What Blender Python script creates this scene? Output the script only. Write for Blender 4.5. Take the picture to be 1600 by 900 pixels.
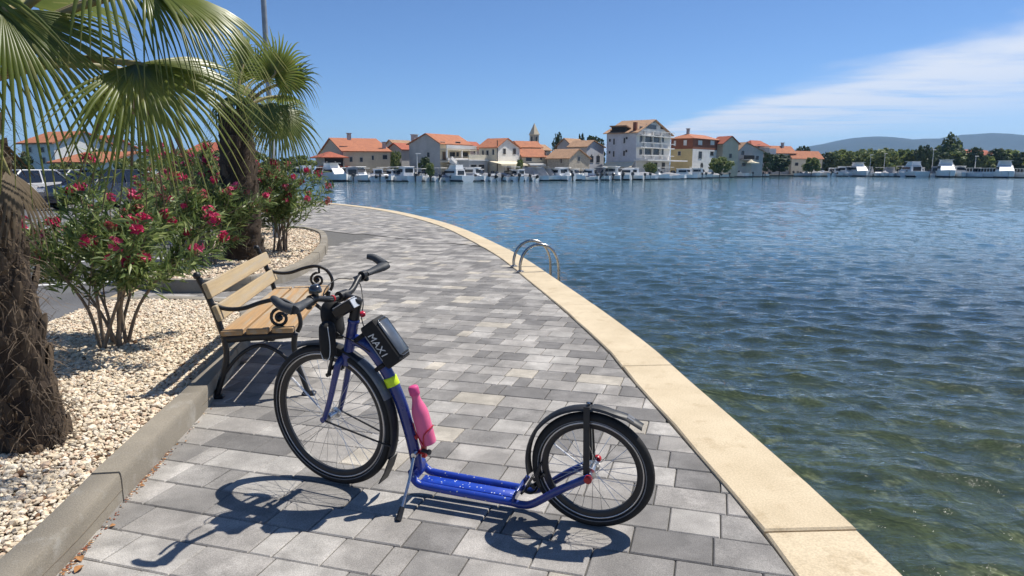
import bpy, math, random
import numpy as np
from mathutils import Vector, Matrix, Euler

for o in list(bpy.data.objects):
    bpy.data.objects.remove(o, do_unlink=True)
SC = bpy.context.scene
COL = SC.collection
R = math.radians
random.seed(7)
RNG = np.random.default_rng(7)

# ------------------------------------------------------------------ camera
EYE = 1.4
cd = bpy.data.cameras.new('camera')
cam = bpy.data.objects.new('camera', cd)
COL.objects.link(cam)
cam.location = (0, 0, EYE)
cam.rotation_euler = (R(90 - 9.72), 0, 0)
cd.sensor_width = 36.0
cd.lens = 36.0 * 1080 / 1600
cd.clip_start = 0.05
cd.clip_end = 60000
SC.camera = cam
SC.render.resolution_x, SC.render.resolution_y = 1024, 576

# ------------------------------------------------------------------ sun and sky
SUN = Vector((0.50, 0.32, 1.0)).normalized()      # towards the sun
EL = math.asin(SUN.z)
AZ = math.atan2(SUN.x, SUN.y)                     # clockwise from +Y
ld = bpy.data.lights.new('sun', 'SUN')
ld.energy = 4.5
ld.angle = R(0.53)
ld.color = (1.0, 0.95, 0.87)
sun = bpy.data.objects.new('sun', ld)
COL.objects.link(sun)
sun.rotation_euler = (-SUN).to_track_quat('-Z', 'Y').to_euler()
sun.location = SUN * 60

W = bpy.data.worlds.new('World')
SC.world = W
W.use_nodes = True
wn, wl = W.node_tree.nodes, W.node_tree.links
wn.clear()
w_out = wn.new('ShaderNodeOutputWorld')
w_bg = wn.new('ShaderNodeBackground')
w_bg.inputs['Strength'].default_value = 0.094
sky = wn.new('ShaderNodeTexSky')
sky.sky_type = 'NISHITA'
sky.sun_disc = False
sky.sun_elevation = EL
sky.sun_rotation = AZ
sky.altitude = 0
sky.air_density = 0.7
sky.dust_density = 0.1
sky.ozone_density = 9.5
# a thin cloud sheet: direction projected on a flat layer, its edge runs along +Y to the right
geo = wn.new('ShaderNodeTexCoord')
sep = wn.new('ShaderNodeSeparateXYZ')
wl.new(geo.outputs['Generated'], sep.inputs[0])
def wmath(op, a, b=None, clamp=False):
    n = wn.new('ShaderNodeMath'); n.operation = op; n.use_clamp = clamp
    for i, v in enumerate((a, b)):
        if v is None: continue
        if isinstance(v, (int, float)): n.inputs[i].default_value = v
        else: wl.new(v, n.inputs[i])
    return n.outputs[0]
def wramp(val, lo, hi):
    n = wn.new('ShaderNodeMapRange'); n.interpolation_type = 'SMOOTHSTEP'
    wl.new(val, n.inputs['Value'])
    n.inputs['From Min'].default_value = lo; n.inputs['From Max'].default_value = hi
    return n.outputs[0]
zc = wmath('MAXIMUM', sep.outputs['Z'], 0.02)
u = wmath('DIVIDE', sep.outputs['X'], zc)
v = wmath('DIVIDE', sep.outputs['Y'], zc)
cmb = wn.new('ShaderNodeCombineXYZ')
wl.new(u, cmb.inputs[0]); wl.new(v, cmb.inputs[1])
def wnoise(scale, sx, sy, det=6, rough=0.6, dist=0.0, rot=0.0):
    mp = wn.new('ShaderNodeMapping'); mp.inputs['Scale'].default_value = (sx, sy, 1)
    mp.inputs['Rotation'].default_value = (0, 0, rot)
    wl.new(cmb.outputs[0], mp.inputs['Vector'])
    n = wn.new('ShaderNodeTexNoise'); n.inputs['Scale'].default_value = scale
    n.inputs['Detail'].default_value = det; n.inputs['Roughness'].default_value = rough
    n.inputs['Distortion'].default_value = dist
    wl.new(mp.outputs[0], n.inputs['Vector'])
    return n.outputs['Fac']
n_edge = wnoise(0.55, 1.0, 0.8, 6, 0.62, 0.3)
n_str = wnoise(0.75, 0.45, 1.0, 7, 0.62, 0.4, 0.15)
n_big = wnoise(0.2, 0.6, 1.0, 3, 0.5)
edge = wramp(wmath('ADD', u, wmath('MULTIPLY', wmath('SUBTRACT', n_edge, 0.5), 1.7)), 3.15, 4.1)
dens = wramp(wmath('ADD', wmath('MULTIPLY', n_str, 0.65), wmath('MULTIPLY', n_big, 0.45)), 0.36, 0.58)
thick = wramp(u, 11.0, 3.8)
mask = wmath('MULTIPLY', edge, wmath('MULTIPLY', dens, wmath('ADD', wmath('MULTIPLY', thick, 0.74), 0.22)), True)
wisp = wmath('MULTIPLY', wramp(n_str, 0.62, 0.8), 0.06)
mask = wmath('MAXIMUM', mask, wisp)
lowm = wramp(sep.outputs['Z'], 0.0, 0.03)
mask = wmath('MULTIPLY', mask, lowm)
mx = wn.new('ShaderNodeMix'); mx.data_type = 'RGBA'
wl.new(mask, mx.inputs[0])
wl.new(sky.outputs[0], mx.inputs[6])
mx.inputs[7].default_value = (6.6, 7.0, 7.8, 1)
wl.new(mx.outputs[2], w_bg.inputs['Color'])
wl.new(w_bg.outputs[0], w_out.inputs['Surface'])

SC.view_settings.view_transform = 'Standard'
SC.view_settings.look = 'None'
SC.view_settings.exposure = 0.43
SC.view_settings.gamma = 1.0
SC.view_settings.use_curve_mapping = False
SC.cycles.use_denoising = True
SC.cycles.max_bounces = 5
SC.cycles.diffuse_bounces = 3
SC.cycles.glossy_bounces = 3
SC.cycles.use_adaptive_sampling = True
SC.cycles.adaptive_threshold = 0.025
SC.cycles.transparent_max_bounces = 16
SC.cycles.volume_bounces = 0
SC.cycles.caustics_reflective = False
SC.cycles.sample_clamp_indirect = 6.0
SC.cycles.sample_clamp_direct = 12.0

# ------------------------------------------------------------------ helpers
class MB:
    """collects faces for ONE mesh"""
    def __init__(s):
        s.v, s.f, s.m, s.mi = [], [], [], 0
    def mat(s, i):
        s.mi = i; return s
    def face(s, pts):
        b = len(s.v); s.v.extend([tuple(p) for p in pts]); s.f.append(tuple(range(b, b + len(pts)))); s.m.append(s.mi)
    def raw(s, vs, fs):
        b = len(s.v); s.v.extend([tuple(p) for p in vs])
        for f in fs:
            s.f.append(tuple(b + i for i in f)); s.m.append(s.mi)
    def box(s, c, size, M=None, ch=0.0):
        x, y, z = [q / 2 for q in size]
        if ch <= 0:
            vs = [(-x, -y, -z), (x, -y, -z), (x, y, -z), (-x, y, -z), (-x, -y, z), (x, -y, z), (x, y, z), (-x, y, z)]
            fs = [(0, 3, 2, 1), (4, 5, 6, 7), (0, 1, 5, 4), (1, 2, 6, 5), (2, 3, 7, 6), (3, 0, 4, 7)]
        else:
            vs, fs = [], []
            for k, (zz, inn) in enumerate(((-z, ch), (-z + ch, 0), (z - ch, 0), (z, ch))):
                X, Y = x - inn, y - inn
                c2 = ch * 0.6
                vs += [(-X + c2, -Y, zz), (X - c2, -Y, zz), (X, -Y + c2, zz), (X, Y - c2, zz), (X - c2, Y, zz), (-X + c2, Y, zz), (-X, Y - c2, zz), (-X, -Y + c2, zz)]
            for k in range(3):
                for j in range(8):
                    a, b2 = k * 8 + j, k * 8 + (j + 1) % 8
                    fs.append((a, b2, b2 + 8, a + 8))
            fs.append(tuple(range(7, -1, -1))); fs.append(tuple(range(24, 32)))
        C = Vector(c)
        if M is not None: vs = [M @ Vector(p) + C for p in vs]
        else: vs = [Vector(p) + C for p in vs]
        s.raw(vs, fs)
    def tube(s, pts, rad, n=8, cap=True, sx=1.0, sy=1.0, up=None):
        pts = [Vector(p) for p in pts]
        if isinstance(rad, (int, float)): rad = [rad] * len(pts)
        T = []
        for i in range(len(pts)):
            a = pts[max(i - 1, 0)]; b = pts[min(i + 1, len(pts) - 1)]
            t = b - a
            T.append(t.normalized() if t.length > 1e-9 else Vector((0, 0, 1)))
        ref = Vector(up) if up else (Vector((0, 0, 1)) if abs(T[0].z) < 0.9 else Vector((1, 0, 0)))
        u = (ref - T[0] * ref.dot(T[0])).normalized()
        vs, fs = [], []
        for i, p in enumerate(pts):
            u = u - T[i] * u.dot(T[i])
            if u.length < 1e-6: u = T[i].orthogonal()
            u.normalize(); w = T[i].cross(u)
            for k in range(n):
                a = 2 * math.pi * k / n
                vs.append(p + (u * math.cos(a) * sx + w * math.sin(a) * sy) * rad[i])
        for i in range(len(pts) - 1):
            for k in range(n):
                a, b = i * n + k, i * n + (k + 1) % n
                fs.append((a, b, b + n, a + n))
        if cap:
            fs.append(tuple(range(n - 1, -1, -1))); L = (len(pts) - 1) * n
            fs.append(tuple(range(L, L + n)))
        s.raw(vs, fs)
    def lathe(s, prof, c, axis=(0, 0, 1), n=20, cap=True):
        ax = Vector(axis).normalized(); u = ax.orthogonal().normalized(); w = ax.cross(u); C = Vector(c)
        vs, fs = [], []
        for r, h in prof:
            for k in range(n):
                a = 2 * math.pi * k / n
                vs.append(C + ax * h + (u * math.cos(a) + w * math.sin(a)) * r)
        for i in range(len(prof) - 1):
            for k in range(n):
                a, b = i * n + k, i * n + (k + 1) % n
                fs.append((a, b, b + n, a + n))
        if cap:
            fs.append(tuple(range(n - 1, -1, -1))); L = (len(prof) - 1) * n
            fs.append(tuple(range(L, L + n)))
        s.raw(vs, fs)
    def prism(s, poly, z0, z1, M=None, ch=0.0):
        """poly: list of (x, y), CCW; extruded along local z"""
        n = len(poly); vs = [(p[0], p[1], z0) for p in poly]
        if ch > 0:
            c = np.mean(np.array(poly), axis=0)
            vs += [(p[0], p[1], z1 - ch) for p in poly]
            ins = []
            for i in range(n):
                a = np.array(poly[i - 1]); b = np.array(poly[i]); d = np.array(poly[(i + 1) % n])
                e1 = b - a; e2 = d - b
                n1 = np.array((-e1[1], e1[0])) / (np.linalg.norm(e1) + 1e-9); n2 = np.array((-e2[1], e2[0])) / (np.linalg.norm(e2) + 1e-9)
                q = n1 + n2; k = 1 + n1.dot(n2)
                q = q / max(k, 0.5)
                ins.append(b + q * ch)
            vs += [(p[0], p[1], z1) for p in ins]; L = 3
        else:
            vs += [(p[0], p[1], z1) for p in poly]; L = 2
        fs = [tuple(range(n - 1, -1, -1)), tuple(range((L - 1) * n, L * n))]
        for k in range(L - 1):
            for i in range(n):
                a, b = k * n + i, k * n + (i + 1) % n
                fs.append((a, b, b + n, a + n))
        if M is not None: vs = [M @ Vector(p) for p in vs]
        s.raw(vs, fs)
    def mesh(s, name, mats, smooth=False):
        me = bpy.data.meshes.new(name)
        me.from_pydata([tuple(p) for p in s.v], [], s.f)
        for m in (mats if isinstance(mats, (list, tuple)) else [mats]): me.materials.append(m)
        if any(s.m): me.polygons.foreach_set('material_index', s.m)
        if smooth: me.polygons.foreach_set('use_smooth', [True] * len(s.f))
        me.update()
        return me
    def build(s, name, mats, parent=None, smooth=False, loc=None, rot=None):
        return link(name, s.mesh(name, mats, smooth), parent, loc, rot)

def link(name, me, parent=None, loc=None, rot=None):
    o = bpy.data.objects.new(name, me); COL.objects.link(o)
    if parent is not None: o.parent = parent
    if loc is not None: o.location = loc
    if rot is not None: o.rotation_euler = rot
    return o
def autosmooth(o, ang=35):
    me = o.data
    me.polygons.foreach_set('use_smooth', [True] * len(me.polygons))
    me.set_sharp_from_angle(angle=R(ang))
    return o
def npmesh(name, verts, faces, mats, mi=None, smooth=False):
    """fast mesh from numpy arrays; faces all with the same corner count"""
    me = bpy.data.meshes.new(name)
    nv, (nf, k) = len(verts), faces.shape
    me.vertices.add(nv); me.vertices.foreach_set('co', np.ascontiguousarray(verts, dtype=np.float32).ravel())
    me.loops.add(nf * k); me.loops.foreach_set('vertex_index', np.ascontiguousarray(faces, dtype=np.int32).ravel())
    me.polygons.add(nf); me.polygons.foreach_set('loop_start', np.arange(0, nf * k, k, dtype=np.int32))
    me.polygons.foreach_set('loop_total', np.full(nf, k, dtype=np.int32))
    for m in (mats if isinstance(mats, (list, tuple)) else [mats]): me.materials.append(m)
    if mi is not None: me.polygons.foreach_set('material_index', np.asarray(mi, dtype=np.int32))
    me.polygons.foreach_set('use_smooth', [bool(smooth)] * nf)
    me.update(calc_edges=True); me.validate()
    return me
def tag(o, label=None, cat=None, group=None, kind=None):
    if label: o['label'] = label
    if cat: o['category'] = cat
    if group: o['group'] = group
    if kind: o['kind'] = kind
    return o
def thing(name, label, cat, loc=(0, 0, 0), rz=0.0, group=None):
    o = bpy.data.objects.new(name, None); COL.objects.link(o)
    o.location = loc; o.rotation_euler = (0, 0, rz); o.empty_display_size = 0.2
    return tag(o, label, cat, group)
def copy_tree(o, parent=None):
    c = o.copy(); COL.objects.link(c); c.parent = parent
    for ch in list(o.children): copy_tree(ch, c)
    return c

def unpx(x, y, z=0.0, Y=None):
    """photo pixel (1600x900) -> point on height z or on the vertical plane at depth Y (used for measuring)"""
    th = R(9.72); f = 1080.0
    d = Vector(((x - 800) / f, math.cos(th) + math.sin(th) * (450 - y) / f, -math.sin(th) + math.cos(th) * (450 - y) / f))
    t = (Y / d.y) if Y is not None else (z - EYE) / d.z
    return Vector((0, 0, EYE)) + d * t

# ------------------------------------------------------------------ materials
def mat(name, col, rough=0.6, var=0.0, vscale=8.0, col2=None, bump=0.0, bscale=60.0, metal=0.0, spec=0.5, speck=0.0,
        sscale=220.0, coords='Object', stretch=(1, 1, 1), coat=0.0, trans=0.0, rv=0.0, det=5.0, col3=None, c3=(0.55, 0.7), c3scale=2.0):
    m = bpy.data.materials.new(name); m.use_nodes = True
    N, L = m.node_tree.nodes, m.node_tree.links
    b = N['Principled BSDF']
    b.inputs['Base Color'].default_value = (*col, 1); b.inputs['Roughness'].default_value = rough
    b.inputs['Metallic'].default_value = metal; b.inputs['Specular IOR Level'].default_value = spec
    b.inputs['Coat Weight'].default_value = coat; b.inputs['Coat Roughness'].default_value = 0.08
    if coords == 'World':
        g = N.new('ShaderNodeNewGeometry'); src = g.outputs['Position']
    else:
        g = N.new('ShaderNodeTexCoord'); src = g.outputs[coords]
    mp = N.new('ShaderNodeMapping'); mp.inputs['Scale'].default_value = stretch
    L.new(src, mp.inputs['Vector']); vec = mp.outputs[0]
    cur = None
    def noise(sc, dt=5.0, rg=0.55):
        n = N.new('ShaderNodeTexNoise'); n.inputs['Scale'].default_value = sc; n.inputs['Detail'].default_value = dt; n.inputs['Roughness'].default_value = rg
        L.new(vec, n.inputs['Vector']); return n.outputs['Fac']
    def mixc(fac, a, bb, blend='MIX'):
        x = N.new('ShaderNodeMix'); x.data_type = 'RGBA'; x.blend_type = blend
        if isinstance(fac, float): x.inputs[0].default_value = fac
        else: L.new(fac, x.inputs[0])
        for i, q in ((6, a), (7, bb)):
            if isinstance(q, tuple): x.inputs[i].default_value = (*q, 1)
            else: L.new(q, x.inputs[i])
        return x.outputs[2]
    def ramp(f, lo, hi):
        r = N.new('ShaderNodeMapRange'); L.new(f, r.inputs['Value']); r.inputs['From Min'].default_value = lo; r.inputs['From Max'].default_value = hi
        return r.outputs[0]
    if var > 0 or col2 is not None:
        c2 = col2 if col2 is not None else tuple(max(0.0, c * (1 - var)) for c in col)
        c1 = col if col2 is not None else tuple(min(1.0, c * (1 + var * 0.6)) for c in col)
        cur = mixc(ramp(noise(vscale, det), 0.32, 0.68), c1, c2)
    if col3 is not None:
        cur = mixc(ramp(noise(c3scale, 6.0, 0.65), *c3), cur if cur is not None else col, col3)
    if speck > 0:
        s = ramp(noise(sscale, 2.0), 0.35, 0.65)
        x = N.new('ShaderNodeMapRange'); L.new(s, x.inputs['Value']); x.inputs['To Min'].default_value = 1 - speck; x.inputs['To Max'].default_value = 1 + speck
        h = N.new('ShaderNodeHueSaturation')
        L.new(x.outputs[0], h.inputs['Value'])
        if cur is not None: L.new(cur, h.inputs['Color'])
        else: h.inputs['Color'].default_value = (*col, 1)
        cur = h.outputs[0]
    if cur is not None: L.new(cur, b.inputs['Base Color'])
    if rv > 0:
        x = N.new('ShaderNodeMapRange'); L.new(noise(vscale * 2.3), x.inputs['Value']); x.inputs['From Min'].default_value = 0.3; x.inputs['From Max'].default_value = 0.7
        x.inputs['To Min'].default_value = max(0, rough - rv); x.inputs['To Max'].default_value = min(1, rough + rv); L.new(x.outputs[0], b.inputs['Roughness'])
    if bump > 0:
        bp = N.new('ShaderNodeBump'); bp.inputs['Strength'].default_value = 1.0; bp.inputs['Distance'].default_value = bump
        L.new(noise(bscale, 4.0, 0.6), bp.inputs['Height']); L.new(bp.outputs[0], b.inputs['Normal'])
    if trans > 0:   # thin leaf: light shining through
        tr = N.new('ShaderNodeBsdfTranslucent'); ms = N.new('ShaderNodeMixShader'); ms.inputs[0].default_value = trans
        if cur is not None: L.new(cur, tr.inputs['Color'])
        else: tr.inputs['Color'].default_value = (*col, 1)
        L.new(b.outputs[0], ms.inputs[1]); L.new(tr.outputs[0], ms.inputs[2])
        L.new(ms.outputs[0], N['Material Output'].inputs['Surface'])
    return m
# ------------------------------------------------------------------ curves of the quay
def catmull(P, n=12):
    P = [np.array(p, float) for p in P]; out = []
    Q = [2 * P[0] - P[1]] + P + [2 * P[-1] - P[-2]]
    for i in range(1, len(Q) - 2):
        a, b, c, d = Q[i - 1:i + 3]
        for k in range(n):
            t = k / n
            out.append(0.5 * ((2 * b) + (c - a) * t + (2 * a - 5 * b + 4 * c - d) * t * t + (3 * b - a - 3 * c + d) * t ** 3))
    out.append(P[-1])
    return np.array(out)
def resample(C, step):
    s = np.concatenate([[0], np.cumsum(np.linalg.norm(np.diff(C, axis=0), axis=1))])
    t = np.arange(0, s[-1], step)
    return np.stack([np.interp(t, s, C[:, i]) for i in range(C.shape[1])], 1)
def offset(C, d):
    """offset to the left of the travel direction"""
    T = np.gradient(C, axis=0); T /= np.linalg.norm(T, axis=1)[:, None]
    return C + np.stack([-T[:, 1], T[:, 0]], 1) * d
def inside(poly, p):
    if not (-8 < p[0] < -1.3 and p[1] < 17): return False
    x, y = p; r = False; n = len(poly)
    for i in range(n):
        x1, y1 = poly[i]; x2, y2 = poly[(i + 1) % n]
        if (y1 > y) != (y2 > y) and x < (x2 - x1) * (y - y1) / (y2 - y1) + x1: r = not r
    return r
def inside_np(poly, X, Y):
    r = np.zeros(X.shape, bool); n = len(poly)
    for i in range(n):
        x1, y1 = poly[i]; x2, y2 = poly[(i + 1) % n]
        if y1 == y2: continue
        r ^= ((y1 > Y) != (y2 > Y)) & (X < (x2 - x1) * (Y - y1) / (y2 - y1) + x1)
    return r

OUT = resample(catmull([(1.33, -6), (1.36, -2), (1.372, 0.5), (1.366, 2.0), (1.335, 2.8), (1.265, 3.6), (1.18, 4.5), (1.06, 5.7), (0.62, 8.5), (-0.1, 12.3), (-1.75, 18.3),
                        (-4.5, 24.7), (-8.4, 30.3), (-13.5, 35.0), (-20, 39), (-28, 42), (-40, 44.5), (-72, 48)]), 0.1)
CW = 0.37
INN = offset(OUT, CW)
YEL = resample(catmull([(-3.75, -6), (-3.8, 1.0), (-4.0, 4.0), (-4.29, 6.25), (-4.45, 7.4), (-4.75, 9.0), (-5.35, 11.6), (-6.6, 15.5), (-9.5, 22.5), (-14, 29), (-22, 35), (-34, 39.5), (-72, 42)]), 0.1)
def edge_side(p):
    """signed distance to the inner coping edge, + on the land side; also normal"""
    d = np.linalg.norm(INN - p, axis=1); i = int(np.clip(d.argmin(), 1, len(INN) - 2))
    t = INN[i + 1] - INN[i - 1]; t /= np.linalg.norm(t); n = np.array((-t[1], t[0]))
    return float((p - INN[i]).dot(n)), INN[i], n
def clip_half(poly, q, n):
    out = []
    for i in range(len(poly)):
        a, b = poly[i], poly[(i + 1) % len(poly)]
        da, db = (a - q).dot(n), (b - q).dot(n)
        if da >= 0: out.append(a)
        if (da >= 0) != (db >= 0): out.append(a + (b - a) * (da / (da - db)))
    return out

# ------------------------------------------------------------------ water, seabed, far land
WZ = -0.60
m_seabed = mat('seabed_mat', (0.15, 0.165, 0.085), 0.9, col2=(0.035, 0.05, 0.026), vscale=1.5, speck=0.35, sscale=14, coords='World', det=8, col3=(0.42, 0.40, 0.24), c3=(0.54, 0.68), c3scale=2.6)
ys = np.concatenate([np.linspace(-6, 60, 180), [120, 400, 2000, 20000]])
xs = np.concatenate([[-20000, -300], np.linspace(-80, 0, 60), np.linspace(0.5, 14, 80), np.linspace(15, 120, 30), [1000, 20000]])
XX, YY = np.meshgrid(xs, ys)
ex = np.interp(YY, OUT[:, 1], OUT[:, 0])
dd = np.maximum(XX - ex, 0)
ZZ = -1.25 - 1.3 * (1 - np.exp(-dd / 5.0)) - 1.5 * (1 - np.exp(-dd / 40.0))
ZZ += 0.10 * np.sin(XX * 1.9 + 0.7 * YY) * np.sin(YY * 1.3 - XX * 0.6) + 0.06 * np.sin(XX * 4.1 - YY * 2.2) * np.sin(YY * 3.7)
nx, ny = len(xs), len(ys)
idx = np.arange(nx * ny).reshape(ny, nx)
F = np.stack([idx[:-1, :-1], idx[:-1, 1:], idx[1:, 1:], idx[1:, :-1]], -1).reshape(-1, 4)
sb = link('seabed', npmesh('seabed', np.stack([XX, YY, ZZ], -1).reshape(-1, 3), F, m_seabed, smooth=True)); tag(sb, kind='structure')

def water_material():
    m = bpy.data.materials.new('water_mat'); m.use_nodes = True
    N, L = m.node_tree.nodes, m.node_tree.links; N.clear()
    out = N.new('ShaderNodeOutputMaterial')
    geo = N.new('ShaderNodeNewGeometry')
    def nz(scale, st, det=4, rough=0.55):
        mp = N.new('ShaderNodeMapping'); mp.inputs['Scale'].default_value = st; mp.inputs['Rotation'].default_value = (0, 0, R(-14))
        L.new(geo.outputs['Position'], mp.inputs['Vector'])
        n = N.new('ShaderNodeTexNoise'); n.inputs['Scale'].default_value = scale; n.inputs['Detail'].default_value = det; n.inputs['Roughness'].default_value = rough
        L.new(mp.outputs[0], n.inputs['Vector']); return n.outputs['Fac']
    b1 = N.new('ShaderNodeBump'); b1.inputs['Distance'].default_value = 0.014; L.new(nz(5.5, (0.5, 1.5, 1), 5, 0.6), b1.inputs['Height'])
    b2 = N.new('ShaderNodeBump'); b2.inputs['Distance'].default_value = 0.10; b2.inputs['Strength'].default_value = 0.38; L.new(nz(1.6, (0.5, 1.6, 1), 3, 0.5), b2.inputs['Height']); L.new(b1.outputs[0], b2.inputs['Normal'])
    b3 = N.new('ShaderNodeBump'); b3.inputs['Distance'].default_value = 0.0078; L.new(nz(24.0, (0.45, 1.3, 1), 3, 0.6), b3.inputs['Height']); L.new(b2.outputs[0], b3.inputs['Normal'])
    nrm = b3.outputs[0]
    fr = N.new('ShaderNodeFresnel'); fr.inputs['IOR'].default_value = 1.33; L.new(nrm, fr.inputs['Normal'])
    gl = N.new('ShaderNodeBsdfGlossy'); gl.inputs['Roughness'].default_value = 0.022; L.new(nrm, gl.inputs['Normal'])
    gl.inputs['Color'].default_value = (1, 1, 1, 1)
    tr = N.new('ShaderNodeBsdfTransparent'); tr.inputs['Color'].default_value = (0.76, 0.84, 0.78, 1)
    # turbid shallows by the quay turn into clear blue deep water farther out
    sp = N.new('ShaderNodeSeparateXYZ'); L.new(geo.outputs['Position'], sp.inputs[0])
    dp = N.new('ShaderNodeMapRange'); dp.interpolation_type = 'SMOOTHSTEP'; L.new(sp.outputs['Y'], dp.inputs['Value']); dp.inputs['From Min'].default_value = 4.0; dp.inputs['From Max'].default_value = 24.0
    dc = N.new('ShaderNodeMix'); dc.data_type = 'RGBA'; L.new(dp.outputs[0], dc.inputs[0]); dc.inputs[6].default_value = (0.028, 0.042, 0.030, 1); dc.inputs[7].default_value = (0.068, 0.145, 0.18, 1)
    df = N.new('ShaderNodeBsdfDiffuse'); L.new(dc.outputs[2], df.inputs['Color'])
    mf = N.new('ShaderNodeMapRange'); L.new(dp.outputs[0], mf.inputs['Value']); mf.inputs['To Min'].default_value = 0.35; mf.inputs['To Max'].default_value = 0.9
    mb = N.new('ShaderNodeMixShader'); L.new(mf.outputs[0], mb.inputs[0])
    L.new(tr.outputs[0], mb.inputs[1]); L.new(df.outputs[0], mb.inputs[2])
    mx = N.new('ShaderNodeMixShader'); L.new(fr.outputs[0], mx.inputs[0]); L.new(mb.outputs[0], mx.inputs[1]); L.new(gl.outputs[0], mx.inputs[2])
    L.new(mx.outputs[0], out.inputs['Surface'])
    return m
m_water = water_material()
def build_water():
    nr, na = 900, 680
    r = 1.3 * np.exp(np.linspace(0, math.log(300 / 1.3), nr)); a = np.linspace(R(-48), R(78), na)
    RR, AA = np.meshgrid(r, a, indexing='ij')
    X, Y = RR * np.sin(AA), RR * np.cos(AA); Hh = np.zeros_like(X); DX = np.zeros_like(X); DY = np.zeros_like(X)
    sp = np.maximum(RR * math.log(300 / 1.3) / nr, RR * R(126) / na)
    rg = np.random.default_rng(3)
    for i in range(110):
        lam = 0.11 * (1.7 / 0.11) ** (rg.random() ** 0.95)
        th = R(-104) + rg.normal() * R(24)
        k = 2 * math.pi / lam; amp = 0.0047 * lam ** 0.9 * (0.5 + rg.random()) * (0.28 if lam > 1.0 else (0.5 if lam > .55 else 1.0))
        ph = rg.random() * 6.283 + k * (X * math.cos(th) + Y * math.sin(th))
        att = np.clip((lam / (2.6 * sp) - 0.6), 0, 1)
        Hh += att * amp * np.sin(ph)
        q = att * amp * 0.75
        DX -= q * math.cos(th) * np.cos(ph) * -1; DY -= q * math.sin(th) * np.cos(ph) * -1
    gust = 0.75 + 0.3 * np.sin(X * 0.21 + 1.3 * np.sin(Y * 0.13)) * np.sin(Y * 0.17 + X * 0.05)
    V = np.stack([X + DX * gust, Y + DY * gust, WZ + Hh * gust], -1).reshape(-1, 3)
    idx = np.arange(nr * na).reshape(nr, na)
    F = np.stack([idx[:-1, :-1], idx[1:, :-1], idx[1:, 1:], idx[:-1, 1:]], -1).reshape(-1, 4)
    # drop what lies under the promenade
    keep = (np.interp(Y, OUT[:, 1], OUT[:, 0]) - X) < 1.5
    kf = keep.ravel()[F].any(1)
    # outer, plain rings join on at r = 300
    n0 = len(V); ring = idx[-1]
    far = np.array([600., 1500., 5000., 20000.]); ex = []
    for q in far: ex.append(np.stack([q * np.sin(a), q * np.cos(a), np.full(na, WZ)], -1))
    V = np.concatenate([V] + ex); F = F[kf]; prev = ring
    for j in range(len(far)):
        nw = n0 + j * na + np.arange(na)
        F = np.concatenate([F, np.stack([prev[:-1], nw[:-1], nw[1:], prev[1:]], -1)]); prev = nw
    F = F[:, ::-1]
    o = link('water', npmesh('water', V, F, m_water, smooth=True)); tag(o, kind='structure')
build_water()

# ------------------------------------------------------------------ promenade body
m_slab = mat('joint_sand', (0.13, 0.125, 0.115), 0.95, var=0.3, vscale=30, coords='World', bump=0.003, bscale=300)
m_wall = mat('quay_wall_concrete', (0.2, 0.19, 0.16), 0.9, var=0.3, vscale=2, coords='World', bump=0.01, bscale=12)
def strip_mesh(A, B, z0, z1, mats, name):
    """solid between two polylines of equal length (A right, B left), walls on A"""
    n = len(A); V = np.concatenate([np.c_[A, np.full(n, z1)], np.c_[B, np.full(n, z1)], np.c_[A, np.full(n, z0)]])
    i = np.arange(n - 1)
    F = np.concatenate([np.stack([i, i + 1, i + 1 + n, i + n], -1), np.stack([i + 1, i, i + 2 * n, i + 1 + 2 * n], -1)])
    return npmesh(name, V, F, mats, np.r_[np.zeros(n - 1), np.ones(n - 1)])
A_ = offset(OUT, 0.05)[::4]
B_ = np.stack([np.interp(np.linspace(0, 1, len(A_)), np.linspace(0, 1, len(YEL)), YEL[:, i]) for i in (0, 1)], 1)
# pair by arc fraction of y so that the cross lines stay short
B_[:, 0] = np.where(A_[:, 1] < 40, np.interp(A_[:, 1] * 0.93, YEL[:, 1], YEL[:, 0]), B_[:, 0]); B_[:, 1] = np.where(A_[:, 1] < 40, A_[:, 1] * 0.93, B_[:, 1])
prom = link('promenade', strip_mesh(A_, B_, -3.2, -0.012, [m_slab, m_wall], 'promenade')); tag(prom, kind='structure')

m_cope = mat('limestone', (0.61, 0.505, 0.345), 0.85, col2=(0.50, 0.405, 0.265), vscale=2.4, coords='World', bump=0.0012, bscale=110, speck=0.12, sscale=120, det=10, col3=(0.36, 0.27, 0.155), c3=(0.56, 0.80), c3scale=5.5)
s_ = np.concatenate([[0], np.cumsum(np.linalg.norm(np.diff(OUT, axis=0), axis=1))])
s_joint = float(np.interp(2.51, OUT[:400, 1], s_[:400]))
step = 2.3; k0 = -int(s_joint // step)
rj = random.Random(5)
for k in range(k0, 60):
    a, b = s_joint + k * step + 0.004, s_joint + (k + 1) * step - 0.004
    if b > s_[-1] - 1: break
    n = 7; t = np.linspace(a, b, n)
    o_ = np.stack([np.interp(t, s_, OUT[:, i]) for i in (0, 1)], 1); i_ = np.stack([np.interp(t, s_, INN[:, i]) for i in (0, 1)], 1)
    wob = 1.0 if a < 25 else 0.0
    i_ = i_ + wob * np.array([[rj.uniform(-.006, .006), 0] for _ in range(n)])
    poly = [tuple(p) for p in o_] + [tuple(p) for p in i_[::-1]]
    mb = MB(); mb.prism(poly, -0.30, 0.014 + rj.uniform(-.003, .004), ch=0.008)
    mb.build('coping_stone', m_cope, prom)

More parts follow.
